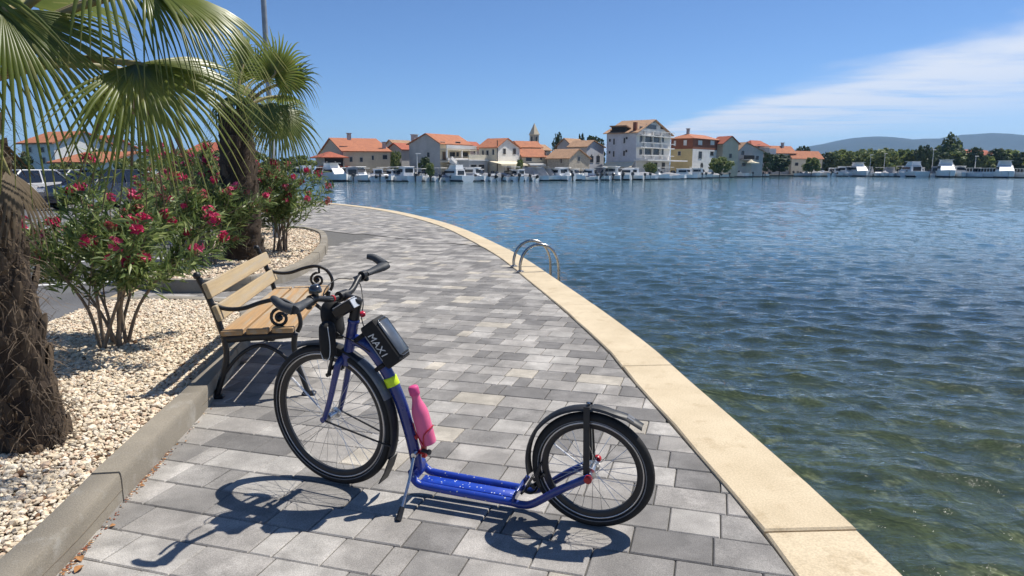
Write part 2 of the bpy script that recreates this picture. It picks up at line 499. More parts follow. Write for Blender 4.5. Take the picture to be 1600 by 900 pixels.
# ------------------------------------------------------------------ planting beds (outlines)
BED1 = resample(catmull([(-1.50, -4), (-1.545, 1.2), (-1.59, 2.2), (-1.669, 2.78), (-1.74, 3.34), (-1.82, 4.0), (-1.97, 4.75), (-2.12, 5.4), (-2.35, 6.2), (-2.72, 6.85), (-3.2, 7.12), (-3.8, 7.18), (-4.30, 7.1)]), 0.05)
BED2 = resample(catmull([(-4.60, 8.62), (-4.46, 8.25), (-4.2, 7.96), (-3.9, 7.83), (-3.4, 7.88), (-3.02, 8.2), (-2.83, 8.9), (-2.88, 10.0), (-3.12, 11.5), (-3.5, 13.1), (-3.95, 14.4), (-4.5, 15.25), (-5.2, 15.6), (-6.0, 15.3)]), 0.05)
def bed_poly(B):
    y0, y1 = B[0, 1], B[-1, 1]
    yl = YEL[(YEL[:, 1] > min(y0, y1)) & (YEL[:, 1] < max(y0, y1))]
    return [tuple(p) for p in B] + [tuple(p + np.array((0.17, 0))) for p in yl[::-1]]
P1, P2 = bed_poly(BED1), bed_poly(BED2)

# ------------------------------------------------------------------ pavers
def paver_mat(n, c, c2):
    return mat(n, c, 0.88, col2=tuple(q * .86 for q in c2), vscale=6.5, coords='World', speck=0.24, sscale=240, bump=0.0014, bscale=300, det=10,
               col3=tuple(min(1, q * 1.5) for q in c), c3=(0.50, 0.74), c3scale=2.8)
PM = [paver_mat('paver_light', (0.375, 0.355, 0.325), (0.30, 0.283, 0.26)), paver_mat('paver_mid_light', (0.32, 0.30, 0.275), (0.25, 0.235, 0.216)),
      paver_mat('paver_mid', (0.245, 0.232, 0.215), (0.19, 0.18, 0.168)), paver_mat('paver_dark', (0.182, 0.173, 0.163), (0.145, 0.138, 0.13)),
      paver_mat('paver_cream', (0.43, 0.39, 0.325), (0.34, 0.31, 0.26))]
rp = random.Random(11)
def paver_field(ang, origin, b0, b1, a0, a1, ok):
    c = np.array((math.cos(ang), math.sin(ang))); d = np.array((-c[1], c[0])); res = []
    for k in range(int(b0 / .2), int(b1 / .2)):
        a = a0 + rp.uniform(0, .3)
        while a < a1:
            w = rp.choice((.3, .3, .2, .2, .2, .1)) if rp.random() < .93 else .1
            g = .0022
            q = [origin + c * (a + x) + d * (k * .2 + y) for x, y in ((g, g), (w - g, g), (w - g, .2 - g), (g, .2 - g))]
            a += w
            cen = sum(q) / 4
            if not ok(cen): continue
            sd, e, n = edge_side(cen)
            if sd < -.16: continue
            if sd < .20: q = clip_half(q, e + n * .004, n)
            if len(q) < 3: continue
            ar = 0.5 * abs(sum(q[i - 1][0] * q[i][1] - q[i][0] * q[i - 1][1] for i in range(len(q))))
            if ar < .0006: continue
            res.append((q, cen, ar))
    return res
def yel_x(y): return float(np.interp(y, YEL[:, 1], YEL[:, 0]))
P1s = [tuple(p) for p in offset(BED1, 0.09)] + P1[len(BED1):]; P2s = [tuple(p) for p in offset(BED2, 0.09)] + P2[len(BED2):]
def ok1(p):
    if p[1] < -.3 or p[1] + p[0] * 0.9 > 12.2 or p[0] < yel_x(p[1]) + .12: return False
    return not inside(P1s, p) and not inside(P2s, p)
def ok2(p):
    if p[1] + p[0] * 0.9 <= 12.2 or p[1] > 45 or p[0] < -34 or (p[1] < 38 and p[0] < yel_x(p[1]) + .1): return False
    return not inside(P2s, p)
ANG = R(-16.3)
fld = paver_field(ANG, np.array((0.709, 2.491)), -4, 16, -7, 3.5, ok1)
far_f = paver_field(R(-46), np.array((-3.0, 15.0)), -10, 34, -30, 16, ok2)
def seen(c):
    return (c[0] ** 2 + c[1] ** 2 + 2) if (c[1] > 2.05 and -.76 * c[1] < c[0] < .76 * c[1]) else 1e9
fld.sort(key=lambda t: seen(t[1]) ** 1.5 / t[2])
rows_w = (.21, .25, .27, .21, .06)
rest = MB()
for j, (q, cen, ar) in enumerate(fld + far_f):
    mi = rp.choices(range(5), rows_w)[0]
    z = rp.uniform(-.0015, .0015)
    far = np.linalg.norm(cen) > 9
    if j < 300:
        mb = MB(); o3 = np.array((cen[0], cen[1]))
        mb.prism([tuple(p - o3) for p in q], -0.06, z, ch=.0048)
        mb.build('paver', PM[mi], prom, loc=(cen[0], cen[1], 0))
    else:
        rest.mat(mi)
        if far:
            rest.face([(p[0], p[1], z * .3 - .001) for p in q])
        else:
            rest.prism([tuple(p) for p in q], -0.03, z, ch=.0048)
ro = rest.build('paving', PM, prom); ro['kind'] = 'stuff'

# ------------------------------------------------------------------ asphalt, yellow kerb, town ground
m_asph = mat('asphalt', (0.115, 0.115, 0.117), 0.93, var=0.22, vscale=1.2, coords='World', speck=0.25, sscale=120, bump=0.003, bscale=180)
pl = [(-400, -40, -.065), (-3.7, -40, -.065)] + [(p[0] - .02, p[1], -.065) for p in YEL[::10]] + [(-74, 46, -.065), (-400, 46, -.065)]
mb = MB(); mb.face(pl); asph = mb.build('car_park', m_asph); tag(asph, kind='structure')
m_line = mat('road_paint', (0.72, 0.72, 0.70), 0.8, var=0.25, vscale=6, coords='World')
for k in range(9):
    y = 9.15 + 2.45 * k
    p0 = np.array((yel_x(y) - .25, y)); d = np.array((-.93, -.36)); n = np.array((-d[1], d[0])) * .055
    mb = MB(); mb.face([(*(q), -.061) for q in (p0 - n, p0 + n, p0 + d * 5 + n, p0 + d * 5 - n)][::-1])
    mb.build('parking_line', m_line, asph)
m_ykerb = mat('sandstone_kerb', (0.50, 0.385, 0.23), 0.85, var=0.2, vscale=3, coords='World', speck=0.12, bump=0.002, bscale=90)
yk = YEL; st = 10; kk = 0
for i in range(60, min(len(yk) - 11, 520), st):
    a = yk[i:i + st + 1]; bq = a + np.array((0.15, 0.02))
    sh = 0.006
    poly = [tuple(p) for p in bq] + [tuple(p) for p in a[::-1]]
    poly = [(x, y) for x, y in poly]
    mb = MB(); mb.prism(poly, -.2, .006 + rj.uniform(-.003, .003), ch=.008)
    mb.build('edging_stone', m_ykerb, asph)

# ------------------------------------------------------------------ kerbs and gravel of the beds
m_kerb = mat('kerb_concrete', (0.29, 0.255, 0.20), 0.9, col2=(0.21, 0.185, 0.145), vscale=2.2, coords='World', speck=0.14, sscale=200, bump=0.0018, bscale=120, det=9, col3=(0.36, 0.34, 0.30), c3=(0.56, 0.75), c3scale=4)
def kerb_run(B, lens, hfun, root, width=.125, start=0.0):
    s = np.concatenate([[0], np.cumsum(np.linalg.norm(np.diff(B, axis=0), axis=1))]); L = offset(B, width)
    a = start
    while a < s[-1] - .1:
        b = min(a + lens, s[-1]); n = max(3, int((b - a) / .12) + 1)
        t = np.linspace(a + .0012, b - .0012, n)
        o_ = np.stack([np.interp(t, s, B[:, i]) for i in (0, 1)], 1); i_ = np.stack([np.interp(t, s, L[:, i]) for i in (0, 1)], 1)
        jz = rj.uniform(-.004, .004); jx = rj.uniform(-.004, .004)
        V, Fc = [], []
        prof = [(0, -.08), (0.0, .72), (0.022, .93), (0.055, 1.0), (0.94, 1.0), (1.0, .93), (1.0, -.08)]
        for q in range(n):
            h = hfun(o_[q]) + jz
            for f, zf in prof:
                p = o_[q] * (1 - f) + i_[q] * f
                V.append((p[0] + jx, p[1], zf * h if zf > 0 else -.08))
        m = len(prof)
        for q in range(n - 1):
            for e in range(m - 1): Fc.append((q * m + e, (q + 1) * m + e, (q + 1) * m + e + 1, q * m + e + 1))
        Fc.append(tuple(range(m))[::-1]); Fc.append(tuple((n - 1) * m + e for e in range(m)))
        mb = MB(); mb.raw(V, [f[::-1] for f in Fc]); autosmooth(mb.build('kerb_stone', m_kerb, root), 50)
        a = b
ICO = None
def ico():
    t = (1 + 5 ** .5) / 2
    v = np.array([(-1, t, 0), (1, t, 0), (-1, -t, 0), (1, -t, 0), (0, -1, t), (0, 1, t), (0, -1, -t), (0, 1, -t), (t, 0, -1), (t, 0, 1), (-t, 0, -1), (-t, 0, 1)], float)
    v /= np.linalg.norm(v[0])
    f = np.array([(0, 11, 5), (0, 5, 1), (0, 1, 7), (0, 7, 10), (0, 10, 11), (1, 5, 9), (5, 11, 4), (11, 10, 2), (10, 7, 6), (7, 1, 8), (3, 9, 4), (3, 4, 2), (3, 2, 6), (3, 6, 8), (3, 8, 9), (4, 9, 5), (2, 4, 11), (6, 2, 10), (8, 6, 7), (9, 8, 1)])
    return v, f
def octa():
    v = np.array([(1, 0, 0), (-1, 0, 0), (0, 1, 0), (0, -1, 0), (0, 0, 1), (0, 0, -1)], float)
    f = np.array([(0, 2, 4), (2, 1, 4), (1, 3, 4), (3, 0, 4), (2, 0, 5), (1, 2, 5), (3, 1, 5), (0, 3, 5)])
    return v, f
def pebbles(name, poly, sp, size, z, mats, w, base, keep=None, seed=1, zf=None):
    rg = np.random.default_rng(seed); P = np.array(poly)
    gx, gy = np.meshgrid(np.arange(P[:, 0].min(), P[:, 0].max(), sp), np.arange(P[:, 1].min(), P[:, 1].max(), sp))
    x = (gx + rg.uniform(-.55, .55, gx.shape) * sp).ravel(); y = (gy + rg.uniform(-.55, .55, gy.shape) * sp).ravel()
    k = inside_np(poly, x, y)
    if keep is not None: k &= keep(x, y)
    x, y = x[k], y[k]; n = len(x)
    v, f = base; s = size * np.minimum(rg.lognormal(-.05, .38, n), 2.2)
    sc = np.stack([s * rg.uniform(.8, 1.35, n), s * rg.uniform(.7, 1.1, n), s * rg.uniform(.45, .8, n)], -1) * .5
    a = rg.uniform(0, 6.283, n); t1 = rg.normal(0, .35, n); t2 = rg.normal(0, .35, n)
    q = v[None] * sc[:, None, :] * (1 + rg.uniform(-.22, .22, (n, len(v), 1)))
    c, s2 = np.cos(t1)[:, None], np.sin(t1)[:, None]; q = np.stack([q[..., 0], q[..., 1] * c - q[..., 2] * s2, q[..., 1] * s2 + q[..., 2] * c], -1)
    c, s2 = np.cos(t2)[:, None], np.sin(t2)[:, None]; q = np.stack([q[..., 0] * c + q[..., 2] * s2, q[..., 1], -q[..., 0] * s2 + q[..., 2] * c], -1)
    c, s2 = np.cos(a)[:, None], np.sin(a)[:, None]; q = np.stack([q[..., 0] * c - q[..., 1] * s2, q[..., 0] * s2 + q[..., 1] * c, q[..., 2]], -1)
    q[..., 0] += x[:, None]; q[..., 1] += y[:, None]; q[..., 2] += (z + rg.uniform(-.004, .012, n) + (zf(x, y) if zf else 0))[:, None]
    Fs = (f[None] + (np.arange(n) * len(v))[:, None, None]).reshape(-1, 3)
    mi = np.repeat(rg.choice(len(mats), n, p=w), len(f))
    o = link(name, npmesh(name, q.reshape(-1, 3), Fs, mats, mi)); return o
GM = [mat('pebble_cream', (0.70, 0.585, 0.425), 0.8, var=.2, vscale=40, coords='World'), mat('pebble_white', (0.76, 0.665, 0.525), 0.8, var=.2, vscale=40, coords='World'),
      mat('pebble_pink', (0.62, 0.465, 0.33), 0.8, var=.2, vscale=40, coords='World'), mat('pebble_grey', (0.44, 0.38, 0.29), 0.8, var=.2, vscale=40, coords='World'), mat('bark_chip', (0.17, 0.09, 0.045), 0.9, var=.3, vscale=40, coords='World')]
m_soil = mat('bed_soil', (0.20, 0.165, 0.12), 1, var=.3, vscale=20, coords='World')
def bed(name, label_g, B, P, h, gz, sp, size, base, w, keep, seed, zf):
    mb = MB(); mb.face([(x, y, gz - .025) for x, y in P]); root = mb.build(name, m_soil); tag(root, kind='structure')
    kerb_run(B, 1.07 if seed == 1 else .5, h, root, start=(4.0 + 2.78 - 1.07 * 6 if seed == 1 else 0))
    g = pebbles('gravel', [tuple(p) for p in offset(B, .12)] + P[len(B):], sp, size, gz, GM, w, base, keep, seed, zf); tag(g, label_g, 'gravel', kind='stuff')
h1 = lambda p: float(np.interp(p[1], [4.3, 5.6, 6.6], [.128, .10, .085]))
bed('planting_bed', 'cream pebble gravel in the planting bed beside the near palm', BED1, P1, h1, .075, .0168, .0222, ico(), (.45, .30, .14, .09, .02),
    lambda x, y: (y > .5) & (x > -1.25 * y - .3), 1, lambda x, y: np.interp(y, [4.3, 5.6, 6.6], [0, -.005, -.012]))
bed('planting_bed', 'cream and pinkish gravel in the farther planting bed', BED2, P2, lambda p: .15, .10, .034, .043, octa(), (.35, .2, .31, .11, .03), None, 2, None)

# town ground: one sheet behind the far quay
m_land = mat('town_paving', (0.30, 0.28, 0.24), 0.95, var=.25, vscale=.3, coords='World')
QUAY = [(-74, 112), (-55, 119), (-39, 123.5), (-18, 124), (2.3, 128.5), (23, 140), (35, 153), (54, 183), (72, 203), (93, 214), (104, 212), (128, 175), (175, 152), (420, 140)]
mb = MB()
mb.face([(x, y, -.05) for x, y in [(-400, 46), (-74, 46)] + QUAY + [(9000, 2000), (9000, 9000), (-9000, 9000), (-9000, 46)]])
m_qw = mat('far_quay_wall', (0.16, 0.15, 0.13), 0.9, var=.3, vscale=.6, coords='World')
mb.mat(1)
qq = [(-74, 46)] + QUAY
for a, b in zip(qq[:-1], qq[1:]): mb.face([(*a, -3.5), (*b, -3.5), (*b, -.05), (*a, -.05)])
tg = mb.build('town_ground', [m_land, m_qw]); tag(tg, kind='structure')

# hills across the bay
m_hill = mat('hill_scrub', (0.016, 0.03, 0.026), 0.95, col2=(0.03, 0.042, 0.033), vscale=.01, coords='World', bump=6, bscale=.02, det=8)
HY = 5200.0
prof = [(900, 262), (1180, 255), (1265, 229), (1300, 223), (1333, 215.8), (1358, 216), (1380, 220), (1400, 221.3), (1416, 219), (1440, 220), (1470, 218), (1500, 212), (1517, 210.8), (1532, 212.5), (1550, 217.5), (1600, 219), (1660, 224), (1760, 216), (1900, 226), (2200, 240)]
hx = np.array([(p[0] - 800) / 1080 * HY for p in prof]); hz = np.array([EYE + (265 - p[1]) / 1080 * HY for p in prof])
gx = np.linspace(hx[0], hx[-1], 260); gz = np.interp(gx, hx, hz); gz = np.convolve(np.pad(gz, 2, mode='edge'), np.ones(5) / 5, 'valid')
gv = np.linspace(-1, 1, 31); V = []
rg = np.random.default_rng(5); ph = rg.random((12, 3)) * 6.28
for t in gv:
    z = gz * np.exp(-(t * 1.9) ** 2)
    rel = sum(np.sin(gx * (.0011 * 1.55 ** i) + t * 3.1 * 1.4 ** i + ph[i, 0]) / 1.5 ** i for i in range(9))
    z = z * (1 + .10 * rel * (abs(t) > .03) * min(1, abs(t) * 3)) - 12 * (abs(t) > .9)
    V.append(np.stack([gx * (1 + .0 * t), np.full_like(gx, HY + t * 1900), z], -1))
V = np.concatenate(V); nx = len(gx); idx = np.arange(len(V)).reshape(31, nx)
F = np.stack([idx[:-1, :-1], idx[:-1, 1:], idx[1:, 1:], idx[1:, :-1]], -1).reshape(-1, 4)
hl = link('hills', npmesh('hills', V, F, m_hill, smooth=True)); tag(hl, kind='structure')
# ------------------------------------------------------------------ footbike (local: +X forward, +Y left, Z up, origin at the rear tyre contact)
def with_dots(m, col, scale, thr):
    """pale worn printed dots over a paint"""
    N, L = m.node_tree.nodes, m.node_tree.links; b = N['Principled BSDF']
    tc = N.new('ShaderNodeTexCoord'); v = N.new('ShaderNodeTexVoronoi'); v.inputs['Scale'].default_value = scale
    L.new(tc.outputs['Object'], v.inputs['Vector'])
    mr = N.new('ShaderNodeMapRange'); mr.inputs['From Min'].default_value = thr; mr.inputs['From Max'].default_value = thr * .8
    L.new(v.outputs['Distance'], mr.inputs['Value'])
    mx = N.new('ShaderNodeMix'); mx.data_type = 'RGBA'; L.new(mr.outputs[0], mx.inputs[0])
    src = b.inputs['Base Color'].links[0].from_socket if b.inputs['Base Color'].links else None
    if src: L.new(src, mx.inputs[6])
    else: mx.inputs[6].default_value = b.inputs['Base Color'].default_value
    mx.inputs[7].default_value = (*col, 1); L.new(mx.outputs[2], b.inputs['Base Color'])
    return m
m_blue = mat('blue_paint', (0.013, 0.032, 0.19), 0.32, var=.12, vscale=14, coat=.6, rv=.08)
m_deckb = with_dots(mat('deck_blue', (0.012, 0.046, 0.34), 0.38, var=.2, vscale=20, coat=.4), (0.5, 0.5, 0.42), 42, .17)
m_deckp = with_dots(mat('deck_plate_blue', (0.012, 0.055, 0.42), 0.38, var=.2, vscale=20, coat=.4), (0.62, 0.68, 0.75), 60, .19)
m_tyre = mat('tyre_rubber', (0.012, 0.012, 0.012), 0.75, var=.3, vscale=60, bump=.0008, bscale=400)
m_rim = mat('black_rim', (0.018, 0.018, 0.02), 0.35, var=.2, vscale=30)
m_alu = mat('polished_aluminium', (0.62, 0.62, 0.63), 0.28, metal=1.0, var=.1, vscale=40)
m_steel = mat('stainless_steel', (0.42, 0.41, 0.40), 0.26, metal=1.0, var=.25, vscale=12, rv=.12)
m_blk = mat('black_plastic', (0.013, 0.013, 0.014), 0.45, var=.25, vscale=30, rv=.1)
m_fab = mat('black_nylon', (0.010, 0.010, 0.011), 0.8, var=.3, vscale=50, bump=.0006, bscale=700)
m_bagtop = mat('grey_film_window', (0.075, 0.085, 0.10), 0.22, var=.3, vscale=16, coat=.5)
m_fend = mat('fender_black', (0.018, 0.019, 0.021), 0.5, var=.3, vscale=18)
m_fgrey = mat('grey_fender_patch', (0.16, 0.165, 0.175), 0.4, var=.2, vscale=20)
m_grip = mat('grip_rubber', (0.045, 0.05, 0.056), 0.6, var=.2, vscale=60, bump=.0006, bscale=500)
m_pink = mat('pink_bottle_paint', (0.76, 0.13, 0.27), 0.42, var=.08, vscale=12, rv=.06)
m_red = mat('red_metal', (0.42, 0.012, 0.016), 0.35, var=.15, vscale=20)
m_neon = mat('neon_yellow_band', (0.62, 0.82, 0.02), 0.6, var=.1, vscale=40)
m_white = mat('white_print', (0.75, 0.75, 0.73), 0.6, var=.1, vscale=40)
m_silver = mat('silver_plastic', (0.62, 0.64, 0.66), 0.32, var=.15, vscale=25, metal=.25)
m_refl = mat('spoke_reflector_white', (0.85, 0.85, 0.85), 0.35, var=.05)
m_lens = mat('lamp_lens', (0.75, 0.77, 0.8), 0.08, coat=1.0, metal=.6)

bike = thing('footbike', 'blue kick scooter with large front wheel on its kickstand', 'kick scooter', (.32, 2.565, 0))
bike.rotation_euler = (Matrix.Rotation(R(160.7), 3, 'Z') @ Matrix.Rotation(R(-5.5), 3, 'X')).to_euler()
AX = Vector((1.064, 0, .607)); AT = Vector((-.05, 0, .176)).normalized()
ST = Matrix.Translation(AX) @ Matrix.Rotation(R(-6), 4, AT) @ Matrix.Translation(-AX)
def steer(mb):
    mb.v = [tuple(ST @ Vector(p)) for p in mb.v]; return mb
def torus_arc(mb, c, rad, prof, a0=0, a1=360, n=72):
    """sweep a closed profile [(dr, dy)] round the wheel axis (local y)"""
    full = abs(a1 - a0) >= 359.9; k = len(prof); vs, fs = [], []
    cnt = n if full else n + 1
    for i in range(cnt):
        a = R(a0 + (a1 - a0) * i / n)
        for dr, dy in prof: vs.append((c[0] + (rad + dr) * math.cos(a), c[1] + dy, c[2] + (rad + dr) * math.sin(a)))
    for i in range(n):
        for j in range(k):
            p, q = i * k + j, i * k + (j + 1) % k
            p2, q2 = ((i + 1) % cnt) * k + j, ((i + 1) % cnt) * k + (j + 1) % k
            fs.append((p, p2, q2, q))
    if not full: fs.append(tuple(range(k))); fs.append(tuple((cnt - 1) * k + j for j in range(k))[::-1])
    mb.raw(vs, fs)
def wheel(c, r, tr, steered, nsp, refl):
    fix = steer if steered else (lambda q: q)
    circ = [(math.cos(2 * math.pi * i / 10) * tr, math.sin(2 * math.pi * i / 10) * tr * .95) for i in range(10)]
    mb = MB(); ri = r - 2 * tr
    torus_arc(mb, c, ri - .004, [(.010, -.0125), (.006, -.0125), (-.012, -.010), (-.02, -.005), (-.02, .005), (-.012, .010), (.006, .0125), (.010, .0125)], n=80)
    w = autosmooth(fix(mb).build('wheel', m_rim, bike), 40)
    mb = MB(); torus_arc(mb, c, r - tr, circ, n=80); fix(mb).build('tyre', m_tyre, w, True)
    for s in (-1, 1):
        mb = MB(); torus_arc(mb, c, ri + .001, [(0.0055, s * .0131), (-.0015, s * .0131), (-.0015, s * .0138), (.0055, s * .0138)][::s], n=72); fix(mb).build('brake_track', m_alu, w, True)
        mb = MB(); torus_arc(mb, c, ri + tr * .62, [(0.0022, s * tr * .885), (-.0022, s * tr * .885), (-.0022, s * (tr * .885 + .001)), (.0022, s * (tr * .885 + .001))][::s], n=72); fix(mb).build('sidewall_stripe', m_fgrey, w, True)
    mb = MB(); mb.lathe([(.011, -.05), (.011, -.036), (.025, -.034), (.025, -.03), (.014, -.026), (.014, .026), (.025, .03), (.025, .034), (.011, .036), (.011, .05)], c, (0, 1, 0), 16)
    autosmooth(fix(mb).build('hub', m_alu, w))
    mb = MB()
    for i in range(nsp):
        s = 1 if i % 2 else -1
        a = 2 * math.pi * i / nsp; b = a + (.55 if (i // 2) % 2 else -.55)
        p0 = (c[0] + .022 * math.cos(b), c[1] + s * .032, c[2] + .022 * math.sin(b)); p1 = (c[0] + (ri - .02) * math.cos(a), c[1] + s * .002, c[2] + (ri - .02) * math.sin(a))
        mb.tube([p0, p1], .0011, 4, False)
    so = fix(mb).build('spokes', m_alu, w); so['kind'] = 'stuff'
    a = R(refl); mb = MB()
    mb.tube([(c[0] + ri * .2 * math.cos(a), c[1] + .02, c[2] + ri * .2 * math.sin(a)), (c[0] + ri * .88 * math.cos(a), c[1] + .007, c[2] + ri * .88 * math.sin(a))], .0034, 6)
    fix(mb).build('spoke_reflector', m_refl, w)
FH = (1.178, 0, .328); RH = (0, 0, .245)
wheel(FH, .328, .0215, True, 32, 37)
wheel(RH, .245, .022, False, 28, 32)
# frame
def spath(P, n=6):
    return [tuple(q) for q in catmull(P, n)]
mb = MB()
main = spath([(1.046, 0, .70), (.985, 0, .686), (.93, 0, .645), (.868, 0, .548), (.823, 0, .434), (.793, 0, .31), (.775, 0, .21), (.766, 0, .13)])
mb.tube(main, [.027] * len(main), 14, sx=.82, sy=1.0, up=(0, 1, 0))
mb.lathe([(.024, 0), (.026, .004), (.026, .012), (.023, .016), (.023, .155), (.026, .159), (.026, .168), (.024, .172)], (1.060, 0, .622), tuple(AT), 18)
frame = autosmooth(mb.build('frame', m_blue, bike), 50)
mb = MB(); mb.box((.766, 0, .125), (.03, .12, .055), Matrix.Rotation(R(8), 3, 'Y'), .006); mb.box((.764, 0, .175), (.012, .05, .07), None, .003)
autosmooth(mb.build('front_bracket', m_blue, frame), 40)
for s in (-1, 1):
    mb = MB(); q = spath([(.768, s * .052, .125), (.745, s * .055, .098), (.70, s * .056, .088), (.5, s * .056, .083), (.315, s * .056, .08)])
    mb.tube(q, .0165, 12); autosmooth(mb.build('deck_tube', m_deckb, frame), 50)
    mb = MB(); q = spath([(.318, s * .056, .08), (.275, s * .057, .076), (.225, s * .06, .092), (.12, s * .068, .172), (.02, s * .07, .236), (-.004, s * .07, .25)])
    mb.tube(q, [.016] * (len(q) - 6) + [.015] * 6, 12); autosmooth(mb.build('chain_stay', m_blue, frame), 50)
    mb = MB(); mb.lathe([(.014, -.012), (.0155, -.009), (.0155, .006), (.012, .009)], (-.004, s * .084, .249), (0, s, 0), 14); autosmooth(mb.build('axle_cap', m_red, frame), 40)
mb = MB(); mb.box((.53, 0, .083), (.43, .052, .012), Matrix.Rotation(R(-.6), 3, 'Y'), .003); autosmooth(mb.build('deck_plate', m_deckp, frame), 40)
mb = MB(); mb.box((.308, 0, .098), (.012, .135, .045), Matrix.Rotation(R(-12), 3, 'Y'), .003); mb.tube([(.308, -.06, .10), (.285, -.062, .135)], .010, 8); autosmooth(mb.build('rear_bracket', m_blue, frame), 40)
mb = MB(); mb.lathe([(.0285, -.02), (.0292, -.018), (.0292, .018), (.0285, .02)], (.858, 0, .525), (.40, 0, 1), 16); mb.build('reflective_band', m_neon, frame, True)
# fork
for s in (-1, 1):
    mb = MB(); q = spath([(1.078, s * .006, .612), (1.083, s * .036, .594), (1.098, s * .043, .545), (1.135, s * .048, .43), (1.172, s * .052, .335)])
    mb.tube(q, list(np.linspace(.0175, .0115, len(q))), 12)
    mb.lathe([(.013, -.006), (.013, .006)], (1.178, s * .056, .328), (0, 1, 0), 12)
    autosmooth(steer(mb).build('fork_leg', m_blue, bike), 50)
mb = MB(); mb.lathe([(.025, -.03), (.027, -.02), (.025, .012)], (1.066, 0, .612), tuple(AT), 16); autosmooth(steer(mb).build('fork_crown', m_blue, bike), 50)
# brakes
for (x, z, dx, dz, fx) in ((1.115, .60, .10, -.33, steer), (.205, .222, .9, -.45, lambda q: q)):
    mb = MB()
    for s in (-1, 1):
        mb.tube([(x + (.02 if fx is steer else 0), s * .043, z - .06), (x + .01, s * .04, z - .02), (x - .005, s * .03, z + .035)], [.009, .008, .006], 8)
        mb.box((x + .005, s * .026, z - .03), (.055, .014, .014), Matrix.Rotation(R(35), 3, 'Y'), .002)
        mb.lathe([(.009, -.008), (.009, .01)], (x + .02, s * .045, z - .06), (0, 1, 0), 10)
    mb.tube([(x - .005, -.03, z + .035), (x - .005, .034, z + .035)], .0025, 6)
    autosmooth(fx(mb).build('v_brake', m_blk, bike), 40)
# fenders
fp = [(-.004, -.027), (.004, -.024), (.009, -.012), (.0105, 0), (.009, .012), (.004, .024), (-.004, .027), (.000, .023), (.0065, .011), (.0075, 0), (.0065, -.011), (.000, -.023)]
mb = MB(); torus_arc(mb, FH, .336, fp, 66, 205, 46); ff = autosmooth(steer(mb).build('front_fender', m_fend, bike), 40)
mb = MB(); torus_arc(mb, FH, .3375, [(a, b * 1.02) for a, b in fp], 124, 158, 14); autosmooth(steer(mb).build('fender_patch', m_fgrey, ff), 40)
mb = MB(); a0, a1 = R(203), R(226)
pts = [(FH[0] + r_ * math.cos(a), 0, FH[2] + r_ * math.sin(a)) for a, r_ in ((a0, .344), (a0 + .2, .352), (a1, .366))]
for (p, q) in zip(pts[:-1], pts[1:]):
    for e in (0,):
        mb.raw([(p[0], -.03, p[2]), (p[0], .03, p[2]), (q[0], .034, q[2]), (q[0], -.034, q[2]), (p[0] - .004, -.03, p[2] - .002), (p[0] - .004, .03, p[2] - .002), (q[0] - .004, .034, q[2] - .002), (q[0] - .004, -.034, q[2] - .002)],
               [(0, 1, 2, 3), (7, 6, 5, 4), (0, 4, 5, 1), (2, 6, 7, 3), (1, 5, 6, 2), (3, 7, 4, 0)])
steer(mb).build('mud_flap', m_fend, ff)
for s in (-1, 1):
    mb = MB(); a = R(193); mb.tube([(FH[0], s * .058, FH[2]), (FH[0] + .337 * math.cos(a), s * .03, FH[2] + .337 * math.sin(a))], .0042, 7); steer(mb).build('fender_strut', m_blk, ff)
mb = MB(); torus_arc(mb, RH, .262, fp, -14, 92, 34); rf = autosmooth(mb.build('rear_fender', m_fend, bike), 40)
mb = MB(); e0 = R(91)
tail = [(RH[0] + .2625 * math.cos(R(a)), RH[2] + .2625 * math.sin(R(a))) for a in (91, 97, 103, 109)] + [(-.135, .482), (-.195, .449)]
vs, fs = [], []
for x, z in tail:
    for dz, dy in ((0, -.027), (.009, -.02), (.0125, 0), (.009, .02), (0, .027), (.007, .017), (.009, 0), (.007, -.017)): vs.append((x, dy, z + dz * 1.0))
for i in range(len(tail) - 1):
    for j in range(8): fs.append((i * 8 + j, i * 8 + (j + 1) % 8, (i + 1) * 8 + (j + 1) % 8, (i + 1) * 8 + j))
fs += [tuple(range(8))[::-1], tuple(range(40, 48))]
mb.raw(vs, fs); autosmooth(mb.build('fender_tail', m_fend, rf), 40)
mb = MB(); mb.box((-.150, 0, .4835), (.03, .034, .004), Matrix.Rotation(R(-30), 3, 'Y'), .001); mb.build('tail_reflector', m_fgrey, rf)
for s in (-1, 1):
    mb = MB(); mb.box((.012, s * .040, .385), (.024, .004, .27), Matrix.Rotation(R(1), 3, 'Y') @ Matrix.Rotation(R(s * 7), 3, 'X')); mb.build('stay_bar', m_fend, rf)
mb = MB(); mb.lathe([(.007, -.004), (.007, .008), (.003, .012)], (.012, 0, .517), (0, 0, 1), 10); mb.build('fender_bolt', m_steel, rf)
mb = MB(); mb.tube(spath([(.29, .02, .10), (.262, -.025, .125), (.245, .03, .15), (.225, -.03, .14), (.235, .02, .118), (.265, .035, .13), (.25, -.03, .165)]), .0055, 7); mb.build('cable_coil', m_blk, bike, True)
# kickstand
mb = MB(); mb.tube([(.757, .045, .205), (.752, .10, .14), (.745, .195, .055)], .0065, 8); mb.tube([(.757, .045, .215), (.757, .02, .215)], .012, 8)
ks = autosmooth(mb.build('kickstand', m_alu, bike), 40)
mb = MB(); mb.tube([(.746, .188, .06), (.7445, .232, .0245)], [.011, .013], 10); mb.build('rubber_foot', m_blk, ks)
